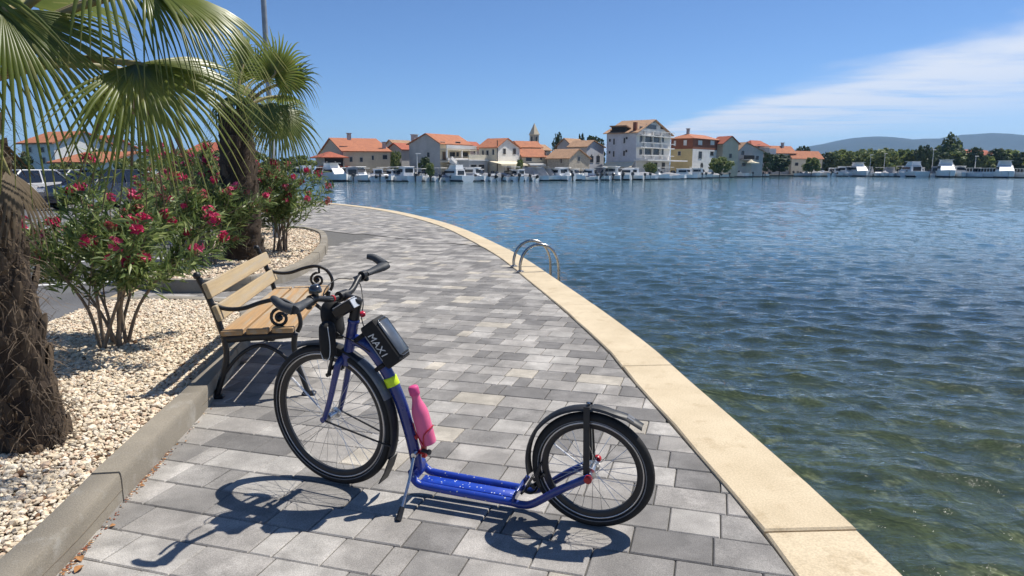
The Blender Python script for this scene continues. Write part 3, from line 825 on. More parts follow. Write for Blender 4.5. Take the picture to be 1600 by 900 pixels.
# stem and handlebar
mb = MB()
mb.lathe([(.022, .175), (.022, .20), (.0205, .205), (.0205, .225), (.022, .23), (.022, .262), (.017, .268)], (1.060, 0, .622), tuple(AT), 16)
mb.tube([(.992, 0, .868), (1.03, 0, .876), (1.06, 0, .884)], [.02, .018, .02], 10)
mb.lathe([(.023, -.026), (.023, .026)], (1.062, 0, .884), (0, 1, 0), 14)
autosmooth(steer(mb).build('stem', m_blk, bike), 40)
def BZ(y): return .918 - .09 * y     # the bars sit a little askew
mb = MB()
barp = spath([(1.062, -.30, BZ(-.30) + .014), (1.078, -.22, BZ(-.22) + .004), (1.084, -.15, BZ(-.15)), (1.068, -.07, .892), (1.062, 0, .884), (1.066, .07, .885), (1.074, .15, BZ(.15)), (1.068, .22, BZ(.22)), (1.055, .30, BZ(.30) + .002)])
mb.tube(barp, .0125, 10); bar = autosmooth(steer(mb).build('handlebar', m_blk, bike), 50)
for s in (-1, 1):
    y0, y1 = s * .185, s * .305; zz = .004
    mb = MB(); g = spath([(1.078, y0, BZ(y0) + zz), (1.073, s * .225, BZ(s * .225) + zz), (1.062, s * .27, BZ(s * .27) + zz + .003), (1.054, y1, BZ(y1) + zz + .006)], 4)
    mb.tube(g, list(np.interp(np.linspace(0, 1, len(g)), [0, .35, .75, 1], [.0165, .0175, .024, .0225])), 12, sx=.8, sy=1.25, up=(0, 0, 1))
    gr = autosmooth(steer(mb).build('grip', m_grip, bar), 50)
    mb = MB(); e = spath([(1.056, s * .302, BZ(y1) + .010), (1.09, s * .314, BZ(y1) + .022), (1.125, s * .312, BZ(y1) + .040), (1.152, s * .30, BZ(y1) + .046)], 4)
    mb.tube(e, list(np.interp(np.linspace(0, 1, len(e)), [0, .3, .8, 1], [.021, .019, .0155, .012])), 12); autosmooth(steer(mb).build('bar_end', m_grip, bar), 50)
    mb = MB(); mb.lathe([(.0195, -.012), (.0195, .012)], (1.08, s * .168, BZ(s * .168) + .003), (0, 1, 0), 12); mb.box((1.095, s * .163, BZ(s * .163) - .012), (.03, .03, .026), None, .004)
    mb.lathe([(.010, 0), (.012, .006), (.012, .016), (.008, .02)], (1.08, s * .188, BZ(s * .188) - .010), (0, 0, -1), 10)
    autosmooth(steer(mb).build('shifter', m_blk, bar), 40)
    mb = MB(); mb.tube(spath([(1.10, s * .155, BZ(s * .155) - .008), (1.128, s * .17, BZ(s * .17) - .012), (1.132, s * .22, BZ(s * .22) - .02), (1.122, s * .28, BZ(s * .28) - .03)], 4), .0062, 8, sx=.7, sy=1.3)
    steer(mb).build('brake_lever', m_blk, bar, True)
mb = MB(); mb.lathe([(.003, -.006), (.026, 0), (.0265, .008), (.023, .020), (.015, .029), (.0, .032)], (1.078, .145, BZ(.145) + .026), (0, .1, 1), 18); mb.lathe([(.012, -.024), (.012, 0)], (1.078, .145, BZ(.145) + .022), (0, 0, 1), 10)
autosmooth(steer(mb).build('bell', mat('bell_black', (0.02, 0.02, 0.022), 0.18, coat=1.0), bar), 40)
mb = MB(); mb.lathe([(.0145, -.004), (.0145, .004)], (1.066, .06, .886), (0, 1, 0), 12); steer(mb).build('red_clip', m_red, bar)
# cables
for P in ([(1.10, -.15, .918), (1.14, -.09, .93), (1.15, .0, .89), (1.12, .01, .80), (1.11, .01, .68), (1.112, 0, .64)], [(1.09, .15, .90), (1.15, .10, .885), (1.15, .03, .84), (1.08, .04, .74), (1.0, .034, .70), (.93, .032, .66)],
          [(1.10, -.16, .92), (1.05, -.13, .90), (1.0, -.06, .84), (.995, -.03, .78), (.97, -.035, .70), (.9, -.03, .62)]):
    mb = MB(); mb.tube(spath(P, 6), .0026, 6); mb.build('cable', m_blk, bike, True)
# lamp, tail light, bags
mb = MB(); ML = Matrix.Rotation(R(30), 3, 'Y'); mb.box((1.030, .025, .842), (.105, .058, .046), ML, .007)
lp = autosmooth(mb.build('front_lamp', m_blk, bike), 40)
mb = MB(); c0 = Vector((1.030, .025, .842)); mb.box(c0 + ML @ Vector((-.004, 0, .0235)), (.094, .050, .004), ML, .001); mb.build('lamp_top', m_silver, lp)
mb = MB(); mb.box(c0 + ML @ Vector((-.0535, 0, 0)), (.004, .050, .038), ML, .001); mb.build('lamp_back', m_silver, lp)
mb = MB(); mb.box(c0 + ML @ Vector((-.030, .0, .026)), (.018, .022, .004), ML, .001); mb.build('lamp_button', mat('amber_button', (0.45, 0.26, 0.10), 0.5), lp)
mb = MB(); mb.lathe([(.004, -.012), (.013, -.008), (.014, .004), (.008, .012)], (.988, -.028, .802), (-1, -.5, .2), 12); autosmooth(mb.build('tail_light', mat('red_lens', (0.55, 0.01, 0.04), 0.25, coat=.6), bike), 50)
mb = MB(); mb.tube(spath([(1.115, -.012, .865), (1.128, -.012, .80), (1.12, -.012, .735), (1.10, -.010, .70)], 5), [.016, .028, .037, .042, .044, .044, .044, .043, .042, .041, .04, .039, .037, .034, .026, .016], 12, sx=1.0, sy=1.25)
hb = autosmooth(mb.build('handlebar_pouch', m_fab, bike), 50)
mb = MB(); mb.tube(spath([(1.092, .075, .79), (1.098, .078, .74), (1.10, .078, .68), (1.10, .076, .64)], 4), [.02, .031, .034, .034, .034, .034, .034, .034, .034, .034, .034, .032, .02], 14)
ph_ = autosmooth(mb.build('bottle_pouch', m_fab, bike), 50)
mb = MB(); mb.tube(spath([(1.075, .102, .78), (1.07, .106, .70), (1.08, .108, .645), (1.105, .11, .638), (1.12, .104, .67)], 5), .0017, 5); mb.build('reflective_piping', m_white, ph_)
# frame bag on the main tube
BC = Vector((.872, 0, .700)); ang = math.atan2(.645 - .80, .93 - 1.0)
MBAG = Matrix.Rotation(R(-54.5), 3, 'Y')          # local x runs up the tube, z away from it
mb = MB(); mb.box(BC, (.205, .088, .098), MBAG, .013)
bag = autosmooth(mb.build('frame_bag', m_fab, bike), 40)
mb = MB(); mb.box(BC + MBAG @ Vector((0, 0, .0495)), (.160, .066, .006), MBAG, .0025); autosmooth(mb.build('bag_window', m_bagtop, bag), 40)
mb = MB()
loop = [(.088, -.037), (.088, .037), (-.088, .037), (-.088, -.037)]
pp = []
for i in range(4):
    a, b = Vector((*loop[i], 0)), Vector((*loop[(i + 1) % 4], 0)); d = (b - a).normalized()
    pp += [a + d * .012, b - d * .012]
pp.append(pp[0])
mb.tube([BC + MBAG @ Vector((p.x, p.y, .0495)) for p in pp], .0022, 6); mb.build('zip', m_bagtop, bag, True)
for x in (-.075, .075):
    mb = MB(); q = [BC + MBAG @ Vector((x, y, z)) for y, z in ((.030, -.045), (.033, -.08), (.022, -.11), (-.022, -.11), (-.033, -.08), (-.030, -.045))]
    mb.tube(q, .008, 6, sx=1.2, sy=.3); mb.build('bag_strap', m_fab, bag, True)
fc = bpy.data.curves.new('bag_text', 'FONT'); fc.body = 'MAX1'; fc.size = .046; fc.align_x = 'CENTER'; fc.align_y = 'CENTER'; fc.extrude = .0006; fc.shear = .15; fc.space_character = 1.05
tmp = bpy.data.objects.new('lettering', fc); COL.objects.link(tmp)
dg = bpy.context.evaluated_depsgraph_get(); me = bpy.data.meshes.new_from_object(tmp.evaluated_get(dg)); bpy.data.objects.remove(tmp)
me.materials.clear(); me.materials.append(m_white)
lt = link('lettering', me, bag)
e1 = MBAG @ Vector((-1, 0, 0)); e3 = Vector((0, 1, 0)); e2 = e3.cross(e1)
Ml = Matrix((e1, e2, e3)).transposed().to_4x4(); Ml.translation = BC + MBAG @ Vector((0.004, .0448, -.012)); lt.matrix_local = Ml @ Matrix.Diagonal((.9, 1, 1, 1))
mb = MB(); q = BC + MBAG @ Vector((.002, .0446, -.036)); mb.box(q, (.125, .0012, .004), MBAG); mb.build('bag_stripe', mat('grey_stripe', (.3, .3, .3), .6), bag)
# bottle cage (part) and bottle (its own thing)
mb = MB(); up = Vector((.055, 0, .256)).normalized(); sd = up.cross(Vector((0, 1, 0))).normalized()
B0 = Vector((.706, 0, .262))
for s in (-1, 1):
    mb.tube(spath([B0 + up * -.008 + sd * 0 + Vector((0, s * .012, 0)), B0 + up * .0 + Vector((0, s * .039, 0)), B0 + up * .05 + Vector((-.012, s * .0405, 0)), B0 + up * .075 + Vector((-.036, s * .02, 0)), B0 + up * .08 + Vector((-.041, 0, 0))], 5), .0026, 6)
    mb.tube(spath([B0 + up * .0 + Vector((0, s * .039, 0)), B0 + up * .05 + Vector((.026, s * .03, 0)), B0 + up * .09 + Vector((.040, s * .012, 0))], 5), .0026, 6)
mb.tube([B0 + up * -.008 + Vector((0, -.012, 0)), B0 + up * -.008 + Vector((0, .012, 0))], .0026, 6)
mb.box(B0 + up * -.035 + Vector((.030, 0, 0)), (.018, .022, .075), None, .003)
mb.box(B0 + up * .02 + Vector((.052, 0, 0)), (.02, .02, .02), None, .003)
mb.box((.737, 0, .215), (.03, .03, .012), None, .002)
cage = autosmooth(mb.build('bottle_cage', m_red, bike), 40)
mb = MB(); mb.lathe([(.008, 0), (.008, .03), (.012, .03), (.012, .04)], (.73, .012, .228), (-1, .2, 0), 10); mb.build('cage_bolt', m_blk, cage)
bottle = thing('water_bottle', 'pink metal water bottle held in the red cage of the kick scooter', 'bottle')
bpy.context.view_layer.update()
MW = bike.matrix_world.copy()
base = MW @ (B0 + up * -.004)
bottle.location = base
bottle.rotation_euler = (MW.to_3x3() @ Vector(up).to_track_quat('Z', 'X').to_matrix()).to_euler()
mb = MB(); mb.lathe([(.030, 0), (.0345, .004), (.0355, .012), (.0355, .135), (.034, .150), (.029, .170), (.0215, .190), (.0185, .203), (.0175, .216), (.0175, .222)], (0, 0, 0), (0, 0, 1), 28); autosmooth(mb.build('body', m_pink, bottle), 40)
mb = MB(); mb.lathe([(.0205, .2225), (.0218, .2245), (.0222, .25), (.0205, .258), (.016, .2615), (.0, .2625)], (0, 0, 0), (0, 0, 1), 24); autosmooth(mb.build('cap', mat('pink_cap', (0.66, 0.07, 0.23), 0.55, var=.08), bottle), 40)

# ------------------------------------------------------------------ bench (local: +X along the length away from the camera, -Y towards the sea)
m_iron = mat('black_cast_iron', (0.010, 0.010, 0.011), 0.42, var=.3, vscale=25, bump=.0012, bscale=120, rv=.1)
def wood(n, a, b):
    return mat(n, a, 0.72, col2=b, vscale=2.2, stretch=(1.2, 22, 22), bump=.0012, bscale=9, det=8, speck=.08, sscale=60, col3=(.40, .34, .25), c3=(.47, .66), c3scale=1.1)
m_wood = wood('oiled_slat', (0.47, 0.29, 0.135), (0.32, 0.19, 0.085)); m_woodb = wood('bleached_slat', (0.46, 0.35, 0.20), (0.35, 0.25, 0.13))
bench = thing('bench', 'wooden slat bench with black scrolled cast-iron ends facing the sea', 'bench', (-1.78, 4.12, 0), R(97))
BL = 1.50
def bp(y, z, x=0): return (x, y, z)
for ex in (0.0, BL):
    mb = MB()
    mb.tube(spath([bp(.055, 0.012, ex), bp(.03, .08, ex), bp(-.02, .24, ex), bp(-.02, .36, ex), bp(-.005, .43, ex), bp(.025, .54, ex), bp(.065, .66, ex), bp(.105, .755, ex)], 5), .0165, 10, sx=1.0, sy=1.15)
    fr = autosmooth(mb.build('end_frame', m_iron, bench), 50)
    mb = MB(); mb.lathe([(.0, -.024), (.017, -.018), (.024, 0), (.017, .018), (0, .024)], (ex, .115, .772), (0, 0, 1), 12); mb.build('finial', m_iron, fr, True)
    mb = MB(); mb.tube(spath([bp(-.015, .375, ex), bp(-.15, .385, ex), bp(-.30, .39, ex), bp(-.44, .40, ex)], 4), .018, 8, sx=1.5, sy=.8); mb.build('seat_support', m_iron, fr, True)
    mb = MB(); mb.tube(spath([bp(-.50, .012, ex), bp(-.475, .10, ex), bp(-.44, .22, ex), bp(-.43, .33, ex), bp(-.44, .40, ex)], 5), [.019, .0175, .016, .016, .016, .016, .016, .016, .016, .016, .016, .016, .016, .017, .018, .018, .018, .018, .018, .018, .018][:21], 10); mb.build('front_leg', m_iron, fr, True)
    mb = MB(); mb.tube(spath([bp(.02, .13, ex), bp(-.10, .27, ex), bp(-.22, .33, ex), bp(-.34, .28, ex), bp(-.45, .16, ex)], 5), .012, 8); mb.build('leg_brace', m_iron, fr, True)
    for yy in (.055, -.50):
        mb = MB(); mb.box((ex, yy - .005, .012), (.05, .085, .024), None, .008); mb.build('foot', m_iron, fr)
    mb = MB(); mb.tube(spath([bp(.045, .60, ex), bp(-.04, .565, ex), bp(-.14, .565, ex), bp(-.25, .60, ex), bp(-.345, .615, ex), bp(-.42, .59, ex), bp(-.465, .53, ex), bp(-.475, .46, ex), bp(-.455, .41, ex)], 5), .0135, 9); mb.build('armrest', m_iron, fr, True)
    mb = MB(); sp = [bp(-.37, .61, ex)]
    for k in range(22):
        a = R(75 + k * 26); rr = .062 * (1 - k / 27); sp.append(bp(-.355 + rr * math.cos(a) * -1, .50 + rr * math.sin(a), ex))
    mb.tube(sp, [.010] * 12 + list(np.linspace(.010, .013, len(sp) - 12)), 8); mb.lathe([(.0, -.016), (.018, -.012), (.021, 0), (.018, .012), (.0, .016)], (ex, -.352, .50), (1, 0, 0), 10); mb.build('scroll', m_iron, fr, True)
for i, (y, z, t) in enumerate(((-.075, .423, -2), (-.225, .428, 0), (-.375, .432, 1))):
    mb = MB(); mb.box((0, 0, 0), (BL + .10, .128, .034), None, .005); mb.build('seat_slat', m_wood, bench, loc=(BL / 2, y, z), rot=(R(t), 0, 0))
for i, (y, z) in enumerate(((.012, .545), (.058, .685))):
    mb = MB(); mb.box((0, 0, 0), (BL + .10, .030, .098), None, .005); mb.build('back_slat', m_woodb, bench, loc=(BL / 2, y - .01, z), rot=(R(-19), 0, 0))

# ------------------------------------------------------------------ swimming ladder
lad = thing('swimming_ladder', 'stainless steel swimming ladder with twin arched rails at the stone edge', 'ladder', (0.07, 9.72, .012), math.atan2(.16, .99))
rail_p = [(0, 0), (0, .10), (.035, .22), (.11, .315), (.22, .365), (.34, .36), (.45, .295), (.515, .19), (.545, .06), (.55, -.2), (.55, -1.3)]
for yy in (-.27, .27):
    mb = MB(); mb.tube(spath([(x, yy, z) for x, z in rail_p], 5), .021, 12); mb.build('rail', m_steel, lad, True)
    mb = MB(); mb.lathe([(.055, .0), (.055, .006), (.03, .012), (.026, .02)], (0, yy, 0), (0, 0, 1), 18); autosmooth(mb.build('base_flange', m_steel, lad), 40)
for z in (-.25, -.55, -.85, -1.15):
    mb = MB(); mb.box((.55, 0, z), (.06, .50, .02), None, .004); mb.build('rung', m_steel, lad)
# ------------------------------------------------------------------ fan palms
m_frond = mat('palm_leaf', (0.235, 0.27, 0.05), 0.36, col2=(0.13, 0.175, 0.034), vscale=3.0, trans=.5, rv=.1, spec=.6)
m_frondy = mat('palm_leaf_yellow', (0.28, 0.27, 0.065), 0.5, col2=(0.17, 0.19, 0.045), vscale=3.0, trans=.42)
m_frondd = mat('palm_leaf_dry', (0.17, 0.125, 0.07), 0.7, col2=(0.09, 0.065, 0.04), vscale=3.0, trans=.2)
m_petiole = mat('petiole', (0.20, 0.21, 0.06), 0.5, col2=(0.27, 0.20, 0.09), vscale=5)
m_husk = mat('palm_husk', (0.07, 0.047, 0.03), 0.95, col2=(0.025, 0.017, 0.012), vscale=9, bump=.006, bscale=60, stretch=(1, 1, .35))
m_boot = mat('dry_leaf_base', (0.15, 0.105, 0.065), 0.85, col2=(0.045, 0.031, 0.02), vscale=7, bump=.003, bscale=50, stretch=(1, 1, .25))
def fan_leaf(base, hub, d, nrm, L, nseg=44, spread=118, droop=.35, tipd=.5, mats=(None,), rnd=None, fold=.018, wid=1.0, pet_r=.012, name='frond', parent=None, curl=0.0, sides=1):
    """costapalmate leaf: petiole from base to hub, folded segments fanned round axis d in the plane normal to nrm"""
    rnd = rnd or random.Random(1)
    hub, d, nrm, base = Vector(hub), Vector(d).normalized(), Vector(nrm).normalized(), Vector(base)
    nrm = (nrm - d * nrm.dot(d)).normalized(); s = nrm.cross(d)
    mb = MB(); G = Vector((0, 0, -1)); K = 9
    for i in range(nseg):
        f = (i + .5) / nseg * 2 - 1; ph = R(spread) * f + rnd.uniform(-.02, .02)
        u = d * math.cos(ph) + s * math.sin(ph)
        w_ = -d * math.sin(ph) + s * math.cos(ph)
        Ls = L * (.70 + .30 * math.cos(ph * .75)) * rnd.uniform(.93, 1.05)
        wmax = Ls * R(spread) * 2 / nseg * .62 * wid
        dr = droop * rnd.uniform(.75, 1.25); td = tipd * rnd.uniform(.5, 1.6); tw = rnd.uniform(-.5, .5)
        up = nrm + u * .0
        ring = []
        for k in range(K):
            t = k / (K - 1)
            p = hub + u * (Ls * t) + nrm * (math.cos(ph) * .10 * L * math.sin(t * 3.1) * (1 - curl)) 
            tt = max(0, t - .45) / .55
            p = p + G * (Ls * (dr * t * t * .45 + td * tt ** 2.2 * .35))
            if t > .55: p = p + w_ * (tw * .05 * Ls * tt * tt)
            wv = wmax * (math.sin(min(t / .36, 1) * math.pi / 2) if t < .36 else (1 - ((t - .36) / .64) ** 1.1)) * .42 + .0012
            fz = fold * L * (1 - tt * .5) * min(1, wv / (wmax * .3 + 1e-6)) * .5
            ring.append((p - w_ * wv - up * fz, p + up * fz, p + w_ * wv - up * fz))
        b = len(mb.v)
        for r3 in ring: mb.v.extend([tuple(q) for q in r3])
        for k in range(K - 1):
            a = b + k * 3
            mi = 1 if (len(mats) > 1 and (k > K - 3 or rnd.random() < .05)) else 0
            mb.f.append((a, a + 3, a + 4, a + 1)); mb.f.append((a + 1, a + 4, a + 5, a + 2)); mb.m += [mi, mi]
    lf = mb.build(name, list(mats), parent, True)
    mb = MB(); mid = (base + hub) / 2 + Vector((0, 0, .08 * (hub - base).length))
    q = spath([base, mid, hub, hub + d * .10 * L], 5); mb.tube(q, list(np.linspace(pet_r * 1.5, pet_r * .55, len(q))), 8, sx=1.3, sy=.7)
    mb.build('petiole', m_petiole, lf, True)
    return lf
def palm_trunk(root, p0, p1, r0, r1, nboot, seed, rough=.18, fib=500):
    rd = random.Random(seed); p0, p1 = Vector(p0), Vector(p1); ax = (p1 - p0); H_ = ax.length; ax.normalize()
    u = ax.orthogonal().normalized(); w = ax.cross(u)
    mb = MB(); n, m = 26, 40; vs, fs = [], []
    for j in range(m + 1):
        t = j / m; r = r0 + (r1 - r0) * t + (.014 if r0 < .2 else .03) * math.exp(-t * 14)
        for k in range(n):
            a = 2 * math.pi * k / n
            q = r * (1 + rough * (.5 * math.sin(a * 5 + j * .9) * math.sin(j * 1.1 + a) + rd.uniform(-.5, .5)))
            vs.append(p0 + ax * (H_ * t) + (u * math.cos(a) + w * math.sin(a)) * q)
    for j in range(m):
        for k in range(n): fs.append((j * n + k, j * n + (k + 1) % n, (j + 1) * n + (k + 1) % n, (j + 1) * n + k))
    mb.raw(vs, fs); tr = mb.build('trunk', m_husk, root, True)
    for i in range(nboot):      # stubs of cut leaves, in a spiral
        t = (i + .3) / nboot * 1.02; a = i * 2.39996 + rd.uniform(-.15, .15)
        r = r0 + (r1 - r0) * t + .03 * math.exp(-t * 14); o = u * math.cos(a) + w * math.sin(a); tg = ax.cross(o)
        b = p0 + ax * (H_ * t - .02) + o * (r * .80); L = rd.uniform(.07, .2) * (r0 / .17); wd = rd.uniform(.028, .07) * (r0 / .17)
        tilt = rd.uniform(.12, .42); dirv = (ax * math.cos(tilt) + o * math.sin(tilt)).normalized()
        mb = MB(); e = []
        for k, (f, ww, th) in enumerate(((0, 1.0, .02), (.35, .9, .026), (.75, .62, .02), (1.0, rd.uniform(.15, .6), .01))):
            c = b + dirv * L * f + tg * rd.uniform(-.006, .006)
            e += [c - tg * wd * ww - o * .004, c - tg * wd * ww * .4 + o * th, c + tg * wd * ww * .4 + o * th * rd.uniform(.8, 1.1), c + tg * wd * ww - o * .004]
        ff = []
        for k in range(3):
            for j in range(3): ff.append((k * 4 + j, k * 4 + j + 1, (k + 1) * 4 + j + 1, (k + 1) * 4 + j))
            ff.append((k * 4 + 3, k * 4, (k + 1) * 4, (k + 1) * 4 + 3))
        ff += [(12, 13, 14, 15)]
        mb.raw(e, ff); mb.build('leaf_base', m_boot, tr)
    mb = MB()
    for i in range(fib):         # loose fibre
        t = rd.random() ** 1.3; a = rd.uniform(0, 6.283); o = u * math.cos(a) + w * math.sin(a); tg = ax.cross(o); r = (r0 + (r1 - r0) * t) * rd.uniform(.95, 1.12)
        b = p0 + ax * H_ * t + o * r; L = rd.uniform(.04, .17) * (r0 / .17); dv = (o * rd.uniform(.1, .8) + tg * rd.uniform(-1, 1) + ax * rd.uniform(-1, .9)).normalized()
        e = b + dv * L; f2 = e + (dv + Vector((0, 0, -.7))).normalized() * L * .5; ww = tg * rd.uniform(.0012, .004)
        mb.raw([b - ww, b + ww, e + ww * .7, e - ww * .7, f2], [(0, 1, 2, 3), (3, 2, 4)])
    fo = mb.build('fibre', m_boot, tr); fo['kind'] = 'stuff'

p1 = thing('fan_palm', 'shaggy brown palm trunk and big fan fronds at the left edge', 'palm tree', (-2.36, 3.22, .06))
def loc_of(root, p): return Vector(p) - Vector(root.location)
C1 = Vector((-2.42, 3.12, 1.72))
palm_trunk(p1, (0, 0, -.03), C1 - Vector(p1.location), .15, .11, 150, 3, fib=1500)
rl = random.Random(21)
F2 = (m_frond, m_frondy)
def fr1(hub, tip, nrm, L, spread=112, droop=.3, tipd=.5, nseg=44, mats=F2, wid=1.0, base=None, seed=0):
    hub = Vector(hub); d = Vector(tip) - hub
    b = Vector(base) if base else C1 + Vector((0, 0, .05)) + (hub - C1).normalized() * .08
    fan_leaf(loc_of(p1, b), loc_of(p1, hub), d, nrm, L, nseg, spread, droop, tipd, mats, random.Random(100 + seed), wid=wid, parent=p1)
# the fronds in view, measured from the photograph
fr1(unpx(2, 14, Y=2.95), unpx(88, 150, Y=2.95), (.60, -.55, .58), .66, 84, .34, .28, 42, seed=1, wid=.8)
fr1(unpx(214, 100, Y=3.2), unpx(330, 196, Y=3.12), (.42, -.50, .72), .60, 88, .22, .35, 40, seed=2, wid=.85)
fr1(unpx(232, -22, Y=3.25), unpx(396, 96, Y=3.2), (.25, -.30, .9), .64, 34, .16, .5, 24, seed=3, wid=.8)
fr1(unpx(226, -16, Y=3.2), unpx(330, 90, Y=3.15), (.4, -.6, .6), .34, 42, .5, .9, 16, seed=8, wid=.8)
fr1(unpx(205, 112, Y=3.7), unpx(226, 230, Y=3.75), (.5, -.5, .6), .52, 66, .5, .5, 26, (m_frond, m_frondd), seed=4)
fr1(unpx(-90, -40, Y=3.0), unpx(-60, 140, Y=2.9), (-.1, -.6, .6), .6, 70, .4, .4, 28, seed=6)
fr1(unpx(150, -60, Y=3.2), unpx(205, 0, Y=3.15), (.3, -.6, .7), .38, 56, .6, .9, 16, seed=7)
# the rest of the crown, above and beyond the frame
for i in range(11):
    a = 2.39996 * i + .9; el = R(25 + 55 * ((i * 37) % 11) / 11)
    o = Vector((math.cos(a) * math.cos(el), math.sin(a) * math.cos(el), math.sin(el)))
    if o.x > -.15: continue
    hub = C1 + Vector((0, 0, .1)) + o * rl.uniform(.75, 1.0)
    if hub.y < 2.4: continue
    d = (o + Vector((0, 0, -.35 if el < 1 else .1))).normalized()
    fr1(hub, hub + d, Vector((0, 0, 1)) - o * .6, rl.uniform(.62, .74), 112, .3, .4, 36, seed=20 + i)
for i in range(3):    # short dry leaves pressed against the trunk top
    a = i * 2.1 + 1.9; o = Vector((math.cos(a), math.sin(a), 0)); hub = C1 + o * .2 + Vector((0, 0, -.12 - .1 * (i % 3)))
    fr1(hub, hub + o * .25 + Vector((0, 0, -1)), o, rl.uniform(.28, .36), 45, .2, .2, 14, (m_frondd,), seed=50 + i, wid=1.1)

p2 = thing('fan_palm', 'smaller upright fan palm among the far oleanders', 'palm tree', (-3.95, 10.15, .08))
C2 = Vector((-3.98, 10.2, 2.2))
palm_trunk(p2, (0, 0, -.03), C2 - Vector(p2.location), .27, .22, 70, 9, fib=400)
def fr2(hub, tip, nrm, L, spread=125, droop=.2, tipd=.4, nseg=40, mats=F2, seed=0, wid=1.0):
    hub = Vector(hub); d = Vector(tip) - hub
    fan_leaf(loc_of(p2, C2 + (hub - C2).normalized() * .12), loc_of(p2, hub), d, nrm, L, nseg, spread, droop, tipd, mats, random.Random(300 + seed), parent=p2, pet_r=.016, wid=wid)
fr2(unpx(428, 118, Y=10.0), unpx(440, 62, Y=9.9), (.1, .85, -.4), .74, 128, .10, .5, seed=1)
fr2(unpx(446, 128, Y=10.2), unpx(492, 96, Y=10.1), (.1, .7, -.6), .66, 125, .25, .9, seed=2)
fr2(unpx(436, 176, Y=9.9), unpx(470, 245, Y=9.9), (.55, -.6, .4), .72, 118, .5, .5, seed=3)
fr2(unpx(424, 172, Y=10.6), unpx(446, 252, Y=10.7), (.5, -.7, .2), .66, 110, .6, .4, 34, (m_frondy, m_frondd), seed=4)
fr2(unpx(380, 100, Y=10.5), unpx(352, 45, Y=10.6), (.4, .6, .3), .72, 120, .2, .7, seed=5)
fr2(unpx(372, 150, Y=10.2), unpx(335, 175, Y=10.1), (-.2, -.4, .8), .60, 120, .4, .6, seed=6)
fr2(unpx(400, 120, Y=10.8), unpx(398, 40, Y=11.0), (0, .9, .2), .7, 118, .1, .4, seed=7)
fr2(unpx(410, 165, Y=9.75), unpx(418, 215, Y=9.6), (.1, -.6, .7), .45, 110, .5, .7, 34, F2, seed=9)
fr2(unpx(440, 150, Y=10.8), unpx(478, 170, Y=11.1), (.2, .3, .9), .5, 118, .5, .7, 34, F2, seed=10)
fr2(unpx(395, 150, Y=11.0), unpx(360, 120, Y=11.5), (-.2, .5, .8), .6, 120, .3, .6, 34, F2, seed=11)
mb = MB(); mb.tube([(-.3, .05, 1.9), (-.29, .06, 2.75), (-.285, .06, 3.35)], [.012, .010, .004], 6); mb.build('unopened_spear', m_frond, p2)

# ------------------------------------------------------------------ oleanders
m_ole = [mat('oleander_leaf', (0.19, 0.26, 0.08), 0.45, col2=(0.125, 0.185, 0.055), vscale=2, trans=.4, spec=.55), mat('oleander_leaf_pale', (0.33, 0.39, 0.14), 0.45, trans=.45, spec=.55), mat('oleander_leaf_dark', (0.085, 0.13, 0.042), 0.5, trans=.4)]
m_stem = mat('oleander_stem', (0.27, 0.21, 0.155), 0.85, col2=(0.16, 0.125, 0.09), vscale=20, bump=.002, bscale=60)
m_flow = [mat('crimson_petal', (0.62, 0.035, 0.13), 0.55, trans=.25), mat('pink_petal', (0.72, 0.10, 0.22), 0.55, trans=.25), mat('faded_petal', (0.46, 0.17, 0.13), 0.7, trans=.2)]
def lance(n, pos, dirs, length, width, rg):
    """n narrow leaves (2 quads folded along the midrib): verts, quads"""
    d = dirs / np.linalg.norm(dirs, axis=1)[:, None]
    r = rg.normal(size=(n, 3)); s = np.cross(d, r); s /= np.linalg.norm(s, axis=1)[:, None]; nn = np.cross(s, d)
    l, w = length[:, None], width[:, None]
    sag = np.zeros((n, 3)); sag[:, 2] = -.10 * length
    a = pos; b = pos + d * l * .5; c = pos + d * l + sag
    V = np.stack([a, b + s * w * .5 + nn * w * .12, c, b - s * w * .5 + nn * w * .12, b - nn * w * .06], 1)
    i = np.arange(n)[:, None, None] * 5
    return V.reshape(-1, 3), (np.array([(0, 1, 2, 4), (0, 4, 2, 3)])[None] + i).reshape(-1, 4)
